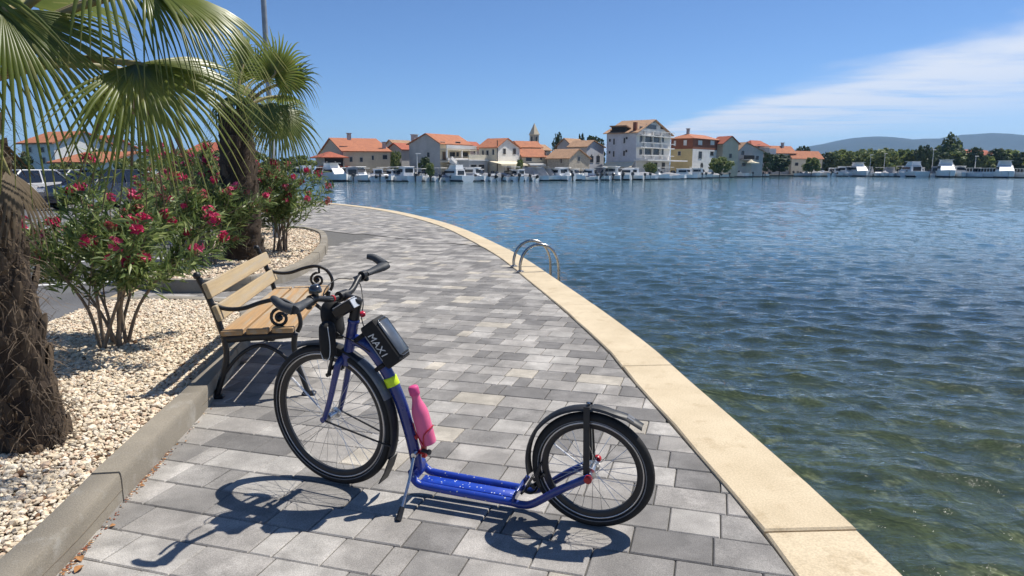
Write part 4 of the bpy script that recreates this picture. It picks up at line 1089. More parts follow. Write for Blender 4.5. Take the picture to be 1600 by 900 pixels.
def oleander(label, loc, nst, height, rad, nleaf, nclu, seed, group='oleander bushes', lean=(0, 0), flat=.75, lsz=1.0, stems_from=.0, psz=1.0, fmix=(.5, .35, .15), low=.45):
    rg = np.random.default_rng(seed); rd = random.Random(seed)
    root = thing('oleander_bush', label, 'bush', loc, 0, group)
    tips, P, D = [], [], []
    # stems
    for i in range(nst):
        a = i * 2.39996 + rd.uniform(-.3, .3); rr = math.sqrt((i + .5) / nst) * rad
        top = Vector((math.cos(a) * rr + lean[0], math.sin(a) * rr + lean[1], height * rd.uniform(flat, 1.0) * (1 - .28 * (rr / rad) ** 2)))
        b = Vector((math.cos(a) * .08 * rd.random() + rd.uniform(-.08, .08), math.sin(a) * .08 + rd.uniform(-.05, .05), -.04))
        m1 = b.lerp(top, .42) + Vector((-math.cos(a), -math.sin(a), 0)) * rr * .14 + Vector((rd.uniform(-.03, .03), rd.uniform(-.03, .03), 0))
        q = [Vector(x) for x in spath([b, m1, top], 6)]
        mb = MB(); mb.tube(q, list(np.linspace(.017, .005, len(q)) * (height / 1.3)), 6); mb.build('stem', m_stem, root, True)
        ends = [(m1.lerp(top, .1), top)]
        for k in range(rd.randint(3, 4)):
            s0 = q[rd.randint(5, 9)]; e = top + Vector((rd.gauss(0, .20), rd.gauss(0, .20), rd.gauss(-.10, .16))) * (height / 1.3)
            mb = MB(); mb.tube([s0, s0.lerp(e, .5) + Vector((0, 0, .03)), e], [.006, .005, .003], 4, False); mb.build('twig', m_stem, root)
            ends.append((s0, e))
        tips += ends
    tl = [np.array(e[1]) for e in tips]
    nt = len(tips); per = nleaf // nt
    for s0, e in tips:
        s0, e = np.array(s0), np.array(e); ax = (e - s0); ax /= np.linalg.norm(ax) + 1e-9
        t = 1 - rg.random(per) ** 1.6 * .85
        t = np.clip(t, low * .6, 1.02)
        p = s0 + (e - s0) * t[:, None] + rg.normal(0, .03, (per, 3)) * height
        o = rg.normal(size=(per, 3)); o -= ax * (o @ ax)[:, None]; o /= np.linalg.norm(o, axis=1)[:, None]
        P.append(p); D.append(o * .85 + ax * rg.uniform(.15, 1.1, (per, 1)) + np.array((0, 0, .15)))
    P, D = np.concatenate(P), np.concatenate(D); n = len(P)
    ln = rg.uniform(.09, .155, n) * lsz; V, F = lance(n, P, D, ln, ln * .17, rg)
    mi = np.repeat(rg.choice(3, n, p=(.5, .27, .23)), 2)
    fo = link('foliage', npmesh('foliage', V, F, m_ole, mi), root); fo['kind'] = 'stuff'
    # flower clusters at shoot tips
    order = sorted(range(nt), key=lambda i: -(tl[i][2] + rd.uniform(-.5, .45) * height))
    for c in order[:nclu]:
        mb = MB(); e = Vector(tl[c]) + Vector((rd.gauss(0, .03), rd.gauss(0, .03), rd.uniform(.0, .07)))
        cl = rd.choices((0, 1, 2), fmix)[0]; cr = rd.uniform(.03, .06) * psz
        mb.mat(2); mb.lathe([(.004, -cr * .9), (.010 * psz, 0), (.004, cr * .7)], e, (0, 0, 1), 5)
        for f in range(rd.randint(9, 17)):
            o = Vector((rd.gauss(0, 1), rd.gauss(0, 1), rd.gauss(.35, .8))).normalized(); q = e + o * cr * rd.uniform(.3, .95); u_ = o.orthogonal().normalized(); w_ = o.cross(u_)
            mb.mat(cl if rd.random() < .75 else rd.choice((0, 1))); ps = rd.uniform(.016, .026) * psz
            for k in range(5):
                a = k * 1.2566 + f; d1 = u_ * math.cos(a) + w_ * math.sin(a); d2 = u_ * math.cos(a + .75) + w_ * math.sin(a + .75); d3 = u_ * math.cos(a - .75) + w_ * math.sin(a - .75)
                mb.face([q, q + d3 * ps * .75 + o * ps * .45, q + d1 * ps * 1.25 + o * ps * .35, q + d2 * ps * .75 + o * ps * .45])
        mb.build('flower_cluster', m_flow, root)
    return root
oleander('large oleander with crimson flowers beside the near palm trunk', (-3.02, 5.13, .08), 11, 1.32, .74, 5600, 46, 31, lean=(.06, .05), low=.62, lsz=.95)
oleander('oleander with red flowers right of the smaller palm', (-3.72, 11.0, .10), 9, 1.46, .46, 3400, 60, 32, lean=(.06, 0), lsz=1.1, fmix=(.4, .2, .4), low=.35, psz=1.15)
oleander('oleander in front of the smaller palm, left of its trunk', (-4.15, 9.35, .10), 9, 1.22, .62, 3400, 46, 33, lsz=1.1, fmix=(.4, .2, .4), low=.4, psz=1.1)
oleander('oleander standing left of the smaller palm trunk', (-4.9, 10.8, .10), 9, 1.55, .75, 3200, 50, 34, lsz=1.15, fmix=(.45, .25, .3), low=.35, psz=1.15)
oleander('tall pale oleander behind the large near oleander', (-6.4, 14.3, .05), 10, 1.95, .95, 3200, 46, 35, lsz=1.35, fmix=(.3, .3, .4), low=.3, psz=1.4)
oleander('oleander at the far end of the farther bed', (-5.3, 14.0, .10), 9, 1.45, .8, 2400, 40, 36, lsz=1.3, fmix=(.4, .25, .35), low=.3, psz=1.3)
oleander('low far oleander beside the yellow kerb', (-8.2, 17.2, .02), 8, 1.7, .9, 2000, 34, 37, lsz=1.5, fmix=(.3, .3, .4), low=.3, psz=1.5)
oleander('farthest oleander seen left of the smaller palm', (-8.6, 20.5, .02), 8, 1.75, .9, 1800, 26, 38, lsz=1.7, fmix=(.3, .3, .4), low=.3, psz=1.6)

# lamp post behind the smaller palm
lpst = thing('lamp_post', 'tall grey steel post rising behind the smaller palm', 'lamp post', unpx(433, 372, 0.10))
LY = lpst.location.y
mb = MB(); mb.lathe([(.075, 0), (.075, .5), (.058, .52), (.05, 2.5), (.045, 6.2)], (0, 0, 0), (0, 0, 1), 14); autosmooth(mb.build('pole', mat('galvanised_steel', (.34, .35, .36), .5, metal=.6, var=.2, vscale=6), lpst), 40)
mb = MB(); mb.box((.45, 0, 6.25), (1.1, .16, .07), None, .02); mb.build('lamp_head', m_fgrey, lpst)
mb = MB(); mb.box((0, 0, .01), (.25, .25, .02), None, .004); mb.build('base_plate', m_steel, lpst)
# ------------------------------------------------------------------ the town across the water
def wallm(n, c, v=.14): return mat(n, c, 0.92, var=v, vscale=.6, det=7, speck=.06, sscale=5)
m_tile = [mat('roof_tile_orange', (0.44, 0.165, 0.075), 0.85, col2=(0.33, 0.12, 0.06), vscale=1.2, stretch=(1, 1, 1), speck=.18, sscale=6), mat('roof_tile_red', (0.40, 0.105, 0.05), 0.85, col2=(0.30, 0.08, 0.045), vscale=1.2, speck=.18, sscale=6),
          mat('roof_tile_old', (0.40, 0.24, 0.14), 0.9, col2=(0.30, 0.18, 0.105), vscale=1.2, speck=.2, sscale=6)]
WM = dict(white=wallm('white_render', (.72, .70, .66)), cream=wallm('cream_render', (.70, .62, .47)), grey=wallm('grey_render_and_shade', (.44, .43, .41)), stone=mat('rubble_stone', (.48, .43, .34), .95, col2=(.32, .28, .23), vscale=2.6, det=8, speck=.2, sscale=4),
          beige=wallm('beige_render', (.58, .50, .37)), brick=wallm('brown_brick', (.24, .085, .045)), yellow=wallm('yellow_render', (.55, .43, .22)), pink=wallm('pale_pink_render', (.60, .48, .42)), blue=wallm('grey_blue_render_and_shade', (.52, .53, .56)), dark=wallm('dark_opening', (.03, .028, .026)))
m_glass = mat('window_glass', (.022, .026, .032), .25, spec=.5)
m_fr = mat('window_frame', (.48, .46, .42), .6)
m_shut = mat('shutter', (.10, .07, .05), .7)
m_awn = mat('awning_cloth', (.78, .68, .48), .85, var=.08, vscale=2)
m_awnw = mat('white_awning', (.80, .78, .72), .85, var=.06, vscale=2)
KX = 1095.8
def solve_x(px, P, D):
    """distance along D from P (ground xy) to the vertical plane through photo column px"""
    k = (px - 800) / KX
    return (k * P[1] - P[0]) / (D[0] - k * D[1])
def zat(py, Y): return unpx(800, py, Y=Y).z
class House: pass
def house(label, l, c, r, Y, th, eave, ridge, roof='gx', wall='white', left=None, tile=0, wins=(), base=0.0, over=.35, name='house', group='waterfront houses', ridge_f=.5, cat='house'):
    if 600 < c < 1130 and th >= 40: th += 12
    h = House(); X0 = (c - 800) / KX * Y; P = np.array((X0, Y)); h.P, h.th, h.Y = P, th, Y
    fx = np.array((math.cos(R(th)), math.sin(R(th)))); fy = np.array((-fx[1], fx[0])); h.fx, h.fy = fx, fy
    w = solve_x(r, P, fx); d = solve_x(l, P, fy) if c - l > 1 else 7.0
    d = max(d, 4.0) if d > 0 else d
    h.w, h.d = w, d
    if not (1 < w < 45 and 1 < d < 45): raise ValueError('house size %s %.1f %.1f' % (label, w, d))
    he = zat(eave, Y); hr = zat(ridge, Y + (.5 * d * fy[1] if roof == 'gx' else .3 * d * fy[1])); h.he, h.hr = he, hr
    root = thing(name, label, cat, (P[0], P[1], base), R(th), group); h.root = root
    mb = MB(); rr = MB(); o = over; t = .16; lm = 1 if left else 0
    def wq(pts, mi): mb.mat(mi); mb.face(pts)
    wq([(0, 0, -.3), (w, 0, -.3), (w, 0, he), (0, 0, he)], 0); wq([(0, d, -.3), (0, 0, -.3), (0, 0, he), (0, d, he)], lm)
    wq([(w, 0, -.3), (w, d, -.3), (w, d, he), (w, 0, he)], 0); wq([(w, d, -.3), (0, d, -.3), (0, d, he), (w, d, he)], lm)
    def slab(q):
        n = (Vector(q[1]) - Vector(q[0])).cross(Vector(q[2]) - Vector(q[0])).normalized() * t
        k = len(q); vs = [Vector(p) for p in q] + [Vector(p) + n for p in q]
        rr.raw(vs, [tuple(range(k))[::-1], tuple(range(k, 2 * k))] + [(i, (i + 1) % k, (i + 1) % k + k, i + k) for i in range(k)])
    if roof == 'gx':
        y2 = d * ridge_f; s1 = (hr - he) / y2; s2 = (hr - he) / (d - y2)
        wq([(0, d, he), (0, 0, he), (0, y2, hr)], lm); wq([(w, 0, he), (w, d, he), (w, y2, hr)], 0)
        slab([(-o, -o, he - s1 * o), (w + o, -o, he - s1 * o), (w + o, y2, hr), (-o, y2, hr)]); slab([(w + o, d + o, he - s2 * o), (-o, d + o, he - s2 * o), (-o, y2, hr), (w + o, y2, hr)])
    elif roof == 'gy':
        x2 = w * ridge_f; s1 = (hr - he) / x2; s2 = (hr - he) / (w - x2)
        wq([(0, 0, he), (w, 0, he), (x2, 0, hr)], 0); wq([(w, d, he), (0, d, he), (x2, d, hr)], 0)
        slab([(-o, d + o, he - s1 * o), (-o, -o, he - s1 * o), (x2, -o, hr), (x2, d + o, hr)]); slab([(w + o, -o, he - s2 * o), (w + o, d + o, he - s2 * o), (x2, d + o, hr), (x2, -o, hr)])
    elif roof == 'hip':
        m_ = min(w, d) / 2; z0 = he
        if w >= d: A, B = (m_, d / 2, hr), (w - m_, d / 2, hr)
        else: A, B = (w / 2, m_, hr), (w / 2, d - m_, hr)
        c0, c1, c2, c3 = (-o, -o, z0 - .1), (w + o, -o, z0 - .1), (w + o, d + o, z0 - .1), (-o, d + o, z0 - .1)
        if w >= d: slab([c0, c1, B, A]); slab([c2, c3, A, B]); slab([c3, c0, A]); slab([c1, c2, B])
        else: slab([c0, c1, A]); slab([c2, c3, B]); slab([c3, c0, A, B]); slab([c1, c2, B, A])
    else:
        rr.box((w / 2, d / 2, he + .1), (w + .3, d + .3, .2))
    mb.build('wall', [WM[wall], WM[left or wall]], root)
    h.roof = rr.build('roof', m_tile[tile] if roof != 'flat' else WM['white'], root)
    for q in wins: window(h, *q)
    return h
def face_x(h, face, px):
    return solve_x(px, h.P, h.fx if face == 'F' else h.fy)
def window(h, face, px, py0, py1, wpx, kind='w'):
    a, b = sorted((face_x(h, face, px - wpx / 2), face_x(h, face, px + wpx / 2)))
    m_ = (a + b) / 2; D = h.fx if face == 'F' else h.fy; Yw = h.P[1] + D[1] * m_
    z0, z1 = zat(py1, Yw), zat(py0, Yw); wd, ht = b - a, z1 - z0
    if face == 'F': loc, rz = (m_, 0, (z0 + z1) / 2), 0
    else: loc, rz = (0, m_, (z0 + z1) / 2), -math.pi / 2
    f = .05; mb = MB()
    for (x, z, sx, sz) in ((0, ht / 2, wd + 2 * f, f), (0, -ht / 2 - f * .2, wd + 2.6 * f, f * 1.2), (-wd / 2 - f / 2, 0, f, ht - f), (wd / 2 + f / 2, 0, f, ht - f)): mb.box((x, -.02, z), (sx, .10, sz))
    o = mb.build('door' if kind == 'd' else 'window', m_fr, h.root, loc=loc, rot=(0, 0, rz))
    mb = MB(); mb.box((0, -.012, 0), (wd, .03, ht - f * .5)); mb.build('door_panel' if kind == 'd' else 'pane', m_shut if kind in 'sd' else (WM['white'] if kind == 'b' else m_glass), o)
def partbox(h, name, c, size, m, parent=None, M=None):
    mb = MB(); mb.box(c, size, M); return mb.build(name, m, parent or h.root)
def chimney(h, x, y, z, s=.6, ht=1.4):
    mb = MB(); mb.box((x, y, z), (s, s, ht)); mb.box((x, y, z + ht / 2 + .06), (s + .25, s + .25, .12)); mb.build('chimney', WM['grey'], h.roof)
def awning(h, x0, x1, z, out, drop, m):
    mb = MB(); t = .05
    vs = [(x0, 0, z), (x1, 0, z), (x1, -out, z - drop), (x0, -out, z - drop)]
    mb.raw([(*p[:2], p[2] + t) for p in vs] + vs, [(3, 2, 1, 0), (4, 5, 6, 7), (0, 1, 5, 4), (1, 2, 6, 5), (2, 3, 7, 6), (3, 0, 4, 7)])
    mb.box(((x0 + x1) / 2, -out, z - drop - .12), (x1 - x0, .03, .3)); mb.build('awning', m, h.root)

# 1 long stone house with a wide orange roof
h = house('long stone house with a wide orange tiled roof, leftmost on the waterfront', 500, 537, 610, 132, 24, 236.5, 216.8, 'gx', 'beige', 'stone', 0, ridge_f=.45,
          wins=[('F', 549, 245, 253, 4.5), ('F', 565, 246, 253, 4.5), ('F', 583, 243, 250, 3), ('F', 602, 242, 249, 7)])
chimney(h, 2, 4, h.hr, .7, 1.2); chimney(h, h.w - .5, 2.5, h.he + 1.2, .6, 1.3)
h = house('low dark porch house with stepped orange hip roofs', 494, 508, 536, 128, 34, 246, 238, 'hip', 'dark', 'grey', 1, over=.9);  # front wall is near black all over
mb = MB(); mb.box((h.w / 2, 1, h.he - 2.0), (h.w + 2.4, 3.4, .18), Matrix.Rotation(R(-14), 3, 'X')); mb.build('porch_roof', m_tile[1], h.root)
for x in (.1, h.w * .5, h.w - .1): partbox(h, 'post', (x, -.75, 1.4), (.22, .22, 3.0), WM['stone'])
window(h, 'F', 522, 259, 265, 5)
h = house('small grey house with a low red roof behind the palm side of the balcony house', 612, 628, 652, 138, 40, 233, 224, 'gx', 'grey', 'grey', 1, wins=[('L', 621, 245, 251, 3)])
chimney(h, 6.5, 3.0, h.hr + .6, 1.0, 2.6)
# 2 house with balconies
h = house('gabled house with a shaded side, two long cream balconies and an outside stair', 640, 688, 735, 128, 44, 224, 209.5, 'gx', 'cream', 'grey', 0, ridge_f=.42,  # left gable side coloured grey to carry its shade
          wins=[('F', 694, 237, 250, 5.5, 'd'), ('F', 707, 237.5, 244.5, 8), ('F', 715, 237.5, 244.5, 4), ('F', 726, 237.5, 244.5, 10), ('L', 670, 238, 246, 4), ('F', 719, 256, 265, 6, 'd'), ('F', 692, 221.5, 225, 7), ('F', 716, 221.5, 226.5, 7)])
w_ = h.w
for z0, z1, out in ((zat(233, 128), zat(226.5, 128), 1.6), (zat(252, 128), zat(247, 128), 1.9)):
    b = partbox(h, 'balcony', (w_ / 2, -out / 2, z0 - .08), (w_ + .1, out, .2), WM['cream'])
    partbox(h, 'balustrade', (w_ / 2, -out + .06, (z0 + z1) / 2 + .06), (w_ + .1, .12, z1 - z0 - .1), WM['white'], b)
for x in (.15, w_ * .5, w_ - .15): partbox(h, 'pillar', (x, -1.45, (zat(247, 128) + zat(233, 128)) / 2), (.25, .25, zat(233, 128) - zat(247, 128) - .1), WM['white'])
mb = MB(); mb.tube([(.3, -2.2, zat(249, 128)), (4.6, -2.6, .4)], .28, 4, sx=2.4, sy=.5); mb.build('stair_rail', WM['white'], h.root)
for s in (.12, .5, .88): partbox(h, 'parapet_fin', (w_ * s, 1.7, zat(219, 128)), (.25, 3.6, .5), WM['white'], None, Matrix.Rotation(R(24), 3, 'X'))
h = house('low flat-roofed annex with a balustrade terrace and dark garage openings', 728, 733, 762, 127, 40, 251, 248, 'flat', 'grey', 'grey', 0, wins=[('F', 740, 257, 272, 9), ('F', 752, 257, 272, 9)])
partbox(h, 'balustrade', (h.w / 2, .1, h.he + .65), (h.w, .14, .9), WM['cream'])
h = house('red-roofed house rising behind the balustrade annex', 728, 735, 754, 152, 44, 232, 221.5, 'gx', 'pink', 'grey', 1, wins=[('F', 742, 234, 239, 3)])
h = house('grey house with a brown roof between the church tower and the cypress', 838, 844, 860, 168, 40, 234, 226, 'gx', 'grey', 'grey', 2, wins=[('F', 852, 236, 241, 3)])
h = house('brown-roofed grey house rising behind the small grey house', 606, 620, 648, 158, 40, 229, 219, 'gx', 'grey', 'grey', 2)
# 3 white gable house
h = house('white gabled house with orange roof and a cream awning below', 750, 776, 812, 131, 46, 230, 216, 'gy', 'white', 'cream', 0,
          wins=[('F', 788, 232, 241, 4), ('F', 803.5, 232, 241, 4.5), ('L', 755, 235, 244, 2), ('L', 762, 235, 243, 3.4), ('L', 771, 233, 242, 2.4), ('F', 795, 256, 272, 6, 'd')], ridge_f=.42)
awning(h, -2.5, h.w * .85, zat(252.5, 131), 2.6, .5, m_awn)
partbox(h, 'drain_pipe', (.12, -.1, 3.5), (.12, .12, 6.5), WM['dark'])
# 4 church
ch = thing('church_tower', 'square stone church tower with a pale pointed spire', 'church', ((834.5 - 800) / KX * 190, 190, 0), R(40))
ty, tb = zat(211, 190), zat(192, 190); mb = MB(); mb.box((0, 0, ty / 2), (1.75, 1.75, ty)); mb.build('tower', WM['stone'], ch)
mb = MB(); mb.box((0, 0, ty + .08), (2.1, 2.1, .22)); mb.build('cornice', WM['cream'], ch)
mb = MB(); mb.raw([(-1, -1, ty + .2), (1, -1, ty + .2), (1, 1, ty + .2), (-1, 1, ty + .2), (0, 0, tb)], [(0, 1, 4), (1, 2, 4), (2, 3, 4), (3, 0, 4)]); mb.build('spire', WM['beige'], ch)
for s, rz in ((1, 0), (1, -math.pi / 2)):
    mb = MB(); mb.box((0, -.89, ty - 1.1), (.55, .06, 1.2)); mb.build('belfry_opening', m_glass, ch, rot=(0, 0, rz))
# 5 stepped orange roofs
h = house('house with an upper orange roof rising behind another roof near the church', 806, 812, 845, 150, 30, 229.5, 221, 'gx', 'stone', 'stone', 0)
h = house('lower house with a broad orange roof between the white house and the stone cottage', 811, 816, 853, 138, 28, 244, 233, 'gx', 'beige', 'stone', 0, wins=[('F', 845, 243.5, 249.5, 3), ('F', 826, 246, 252, 9), ('F', 822, 258, 266, 5), ('F', 843, 258, 266, 5)])
awning(h, 1.0, 4.6, zat(255.5, 138), 1.4, .2, m_awnw)
partbox(h, 'wall_pier', (h.w + .3, .5, 2.2), (.5, 1.0, 5.2), WM['beige'])
# 6 stone cottage
h = house('rubble stone cottage with an old brown roof and one small framed window', 855, 889, 921, 136, 42, 247, 233, 'gy', 'stone', 'stone', 2, wins=[('F', 904, 245, 252, 3.4), ('L', 877, 248, 255, 2.6, 's')], ridge_f=.42)
# 7 grey gable with arched windows
h = house('grey house with two tall arched windows behind the stone cottage', 888, 916, 943, 150, 44, 229, 219.5, 'gy', 'blue', 'grey', 2, wins=[('F', 924, 243.5, 254, 5), ('F', 934, 243.5, 254, 5)], ridge_f=.35)
for p in (924, 934):
    x = face_x(h, 'F', p); mb = MB(); mb.lathe([(.36, -.02), (.36, .06)], (x, 0, zat(243.5, 150)), (0, 1, 0), 14); mb.build('window_arch', m_glass, h.root)
h = house('grey gabled house with a pale old roof between the cypress and the pines', 884, 893, 915, 158, 40, 228, 216.5, 'gx', 'grey', 'grey', 2)
# 8 white hotel
HYY = 148
hh = house('tall white four-storey hotel with glazed balconies and cream awnings', 947, 993, 1046, HYY, 42, 206.5, 185, 'gy', 'white', 'blue', 2, over=.6, ridge_f=.46, cat='hotel', name='hotel',  # white hotel: shade of the left side put into a grey-blue wall colour
          wins=[('L', 952, 217, 221.5, 2.6), ('L', 958.5, 216.5, 226, 2.2), ('L', 974.5, 215.5, 224, 2.6), ('L', 978, 214, 217.5, 3), ('L', 952, 236, 240, 2.6), ('L', 958.5, 236, 245, 2.2), ('L', 974.5, 235.5, 243.5, 2.6), ('L', 978, 234, 238, 3)])
for (a, b) in ((1005.5, 1016), (1018.5, 1028.5)):
    for (y0, y1) in ((211, 222.5), (232.5, 242)):
        window(hh, 'F', (a + b) / 2, y0, y1, b - a)
for px in (1000, 1033.5):
    for (y0, y1) in ((212, 222), (233, 242)): window(hh, 'F', px, y0, y1, 4.0)
for (px, y0, y1, wp) in ((1015, 194.5, 201.5, 16), (1000, 197.5, 201.5, 5), (1032, 198, 202, 5), (1018.5, 189.5, 191.5, 3)): window(hh, 'F', px, y0, y1, wp)
for py in (207, 226, 246):
    z = zat(py, HYY); b = partbox(hh, 'balcony', (hh.w / 2, -.55, z - .5), (hh.w - .2, 1.1, .18), WM['white'])
    for k in range(4):
        x = hh.w * (.14 + .24 * k); mb = MB(); mb.lathe([(.05, 0), (.16, .25), (.09, .55), (.12, .85)], (x, -1.0, z - .4), (0, 0, 1), 8); mb.build('baluster', WM['white'], b)
    partbox(hh, 'hand_rail', (hh.w / 2, -1.02, z + .5), (hh.w - .2, .12, .12), WM['white'], b)
for px in (1004, 1017, 1030): 
    x = face_x(hh, 'F', px); partbox(hh, 'pilaster', (x, -.18, zat(225, HYY)), (.28, .3, zat(205, HYY) - zat(247, HYY)), WM['white'])
partbox(hh, 'canopy_slab', (hh.w / 2 + 1.6, -1.3, zat(250.3, HYY)), (hh.w + 3.8, 3.2, .25), WM['white'])
for px in (1012, 1024, 1036): window(hh, 'F', px, 254, 264, 5)
x = face_x(hh, 'L', 965); partbox(hh, 'dormer', (.9, x, zat(205, HYY)), (1.6, 3.4, 2.0), WM['dark']); partbox(hh, 'dormer_roof', (.8, x, zat(197.5, HYY)), (2.4, 4.0, .18), m_tile[2], None, Matrix.Rotation(R(12), 3, 'Y'))
partbox(hh, 'chimney', (.8, face_x(hh, 'L', 988), zat(198, HYY)), (.7, .7, 2.0), WM['brick'], hh.roof); partbox(hh, 'roof_vent', (hh.w * .62, 1.5, zat(187.5, HYY)), (.5, .5, 1.6), WM['grey'], hh.roof); partbox(hh, 'roof_vent', (.5, hh.d - 1, zat(205, HYY)), (.6, .6, .8), WM['dark'], hh.roof)
for (a, b) in ((948, 975), (976, 1007)):
    ya, yb = face_x(hh, 'L', min(b, 992)), face_x(hh, 'L', a); mb = MB(); z = zat(252.5, HYY)
    ya = max(ya, -1.5)
    vs = [(-.02, ya, z), (-.02, yb, z), (-2.6, yb - .1, z - 1.15), (-2.6, ya - .4, z - 1.15)]
    mb.raw(vs + [(p[0], p[1], p[2] - .06) for p in vs], [(0, 1, 2, 3), (7, 6, 5, 4), (0, 4, 5, 1), (1, 5, 6, 2), (2, 6, 7, 3), (3, 7, 4, 0)]); mb.build('awning', m_awn, hh.root)
# 9 brown-brick and yellow house
h = house('orange-roofed house with brown brick upper storey over pale yellow walls', 1047, 1081, 1122, 166, 40, 216, 209, 'hip', 'white', 'yellow', 0, wins=[('L', 1053, 220, 228, 3, 'b'), ('L', 1069, 219, 227, 4.5, 'b'), ('F', 1092, 219.5, 226.5, 6, 'b'), ('F', 1111, 219.5, 226.5, 6, 'b'), ('L', 1060.5, 236.5, 243, 4.5), ('F', 1093, 236.5, 248, 5), ('F', 1111, 236.5, 243.5, 5)])
zb0, zb1 = zat(232.5, 166), zat(215.6, 166)
mb = MB(); mb.raw([(-.007, -.007, zb0), (h.w + .03, -.007, zb0), (h.w + .03, -.007, zb1), (-.007, -.007, zb1), (-.007, h.d, zb0), (-.007, h.d, zb1)], [(0, 1, 2, 3), (4, 0, 3, 5)]); mb.build('brick_storey', WM['brick'], h.root)
chimney(h, h.w * .2, h.d * .5, zat(208, 170), .6, 2.0)
mb = MB(); mb.lathe([(.75, -.1), (.75, .05)], (face_x(h, 'F', 1096), 0, zat(259, 166)), (0, 1, 0), 16); mb.build('arched_door', WM['dark'], h.root)
# 10 .. 14 houses to the right
h = house('beige house with a brown tiled roof right of the brick house', 1122, 1128, 1152, 176, 30, 224, 213, 'gy', 'beige', 'beige', 1, wins=[('F', 1140, 240, 247, 4)])
h = house('grey gabled house with a dark balcony and cream parasol beside it', 1146, 1151, 1191, 184, 34, 236, 222.7, 'gy', 'grey', 'grey', 2, wins=[('F', 1159, 235.5, 242.5, 4.5), ('F', 1182, 243.5, 250, 4.5), ('F', 1162, 255, 260, 6)], ridge_f=.3)
b = partbox(h, 'balcony', (face_x(h, 'F', 1163), -.7, zat(249.5, 184)), (4.2, 1.4, .2), WM['grey']); partbox(h, 'railing', (face_x(h, 'F', 1163), -1.35, zat(246, 184)), (4.2, .08, 1.1), WM['dark'], b)
awning(h, 2.6, 6.4, zat(252, 184), 2.2, .4, m_awn)
h = house('house with a red roof and white corner balcony behind the grey gabled house', 1166, 1172, 1200, 205, 34, 228, 219.5, 'hip', 'pink', 'pink', 1, wins=[('F', 1183, 226, 231, 4)]); partbox(h, 'corner_balcony', (h.w - 1, -1.0, zat(236, 205)), (3.2, 2.0, 1.6), WM['white'])
h = house('low grey house with orange roof behind green bushes', 1200, 1206, 1241, 212, 34, 238, 228, 'gx', 'grey', 'grey', 0); chimney(h, h.w * .6, h.d * .4, h.hr + .3, .7, 1.4)
h = house('long low house with an orange roof, rightmost of the waterfront row', 1231, 1236, 1284, 216, 30, 246.5, 236, 'gx', 'cream', 'beige', 0, wins=[('F', 1244, 254, 259, 5), ('F', 1262, 254, 259, 5)])
# houses among the trees on the right shore
for i, (l, c, r, Y, e, rg_, ro, wl_, lab) in enumerate(((1500, 1505, 1526, 260, 239, 234, 'gx', 'pink', 'pale pink house among the trees of the right shore'), (1528, 1531, 1546, 270, 240, 235, 'gx', 'white', 'white house with orange roof among the trees of the right shore'), (1548, 1552, 1562, 265, 242, 237, 'gy', 'grey', 'small grey gabled house among the trees of the right shore'))):
    h = house(lab, l, c, r, Y, 30, e, rg_, ro, wl_, wl_, 1, wins=[('F', (c * 2 + r) / 3, e + 3, e + 7, 3), ('F', (c + r * 2) / 3, e + 3, e + 7, 3)])
# houses at the left, beyond the car park
h = house('low white house with an orange roof beyond the parked cars', 84, 84, 162, 64, -22, 254.5, 240, 'gx', 'white', 'grey', 0, group='houses beyond the car park', wins=[('F', 110, 257, 264, 6), ('F', 140, 257, 264, 6)])
h = house('two-storey pale house at the far left beyond the car park', 38, 38, 88, 76, -20, 224, 208, 'gx', 'white', 'grey', 0, group='houses beyond the car park', wins=[('F', 50, 230, 238, 6), ('F', 70, 230, 238, 6), ('F', 50, 246, 256, 6), ('F', 70, 246, 256, 6)])
h = house('pinkish house with a red roof behind the low white house', 92, 92, 140, 84, -18, 230, 214, 'gx', 'pink', 'pink', 1, group='houses beyond the car park', wins=[('F', 106, 233, 239, 5), ('F', 124, 233, 239, 5)])
h = house('grey house with a red roof behind the oleanders', 294, 294, 352, 96, -16, 238, 224, 'gx', 'grey', 'grey', 1, group='houses beyond the car park', wins=[('F', 315, 242, 249, 5), ('F', 335, 242, 249, 5)])

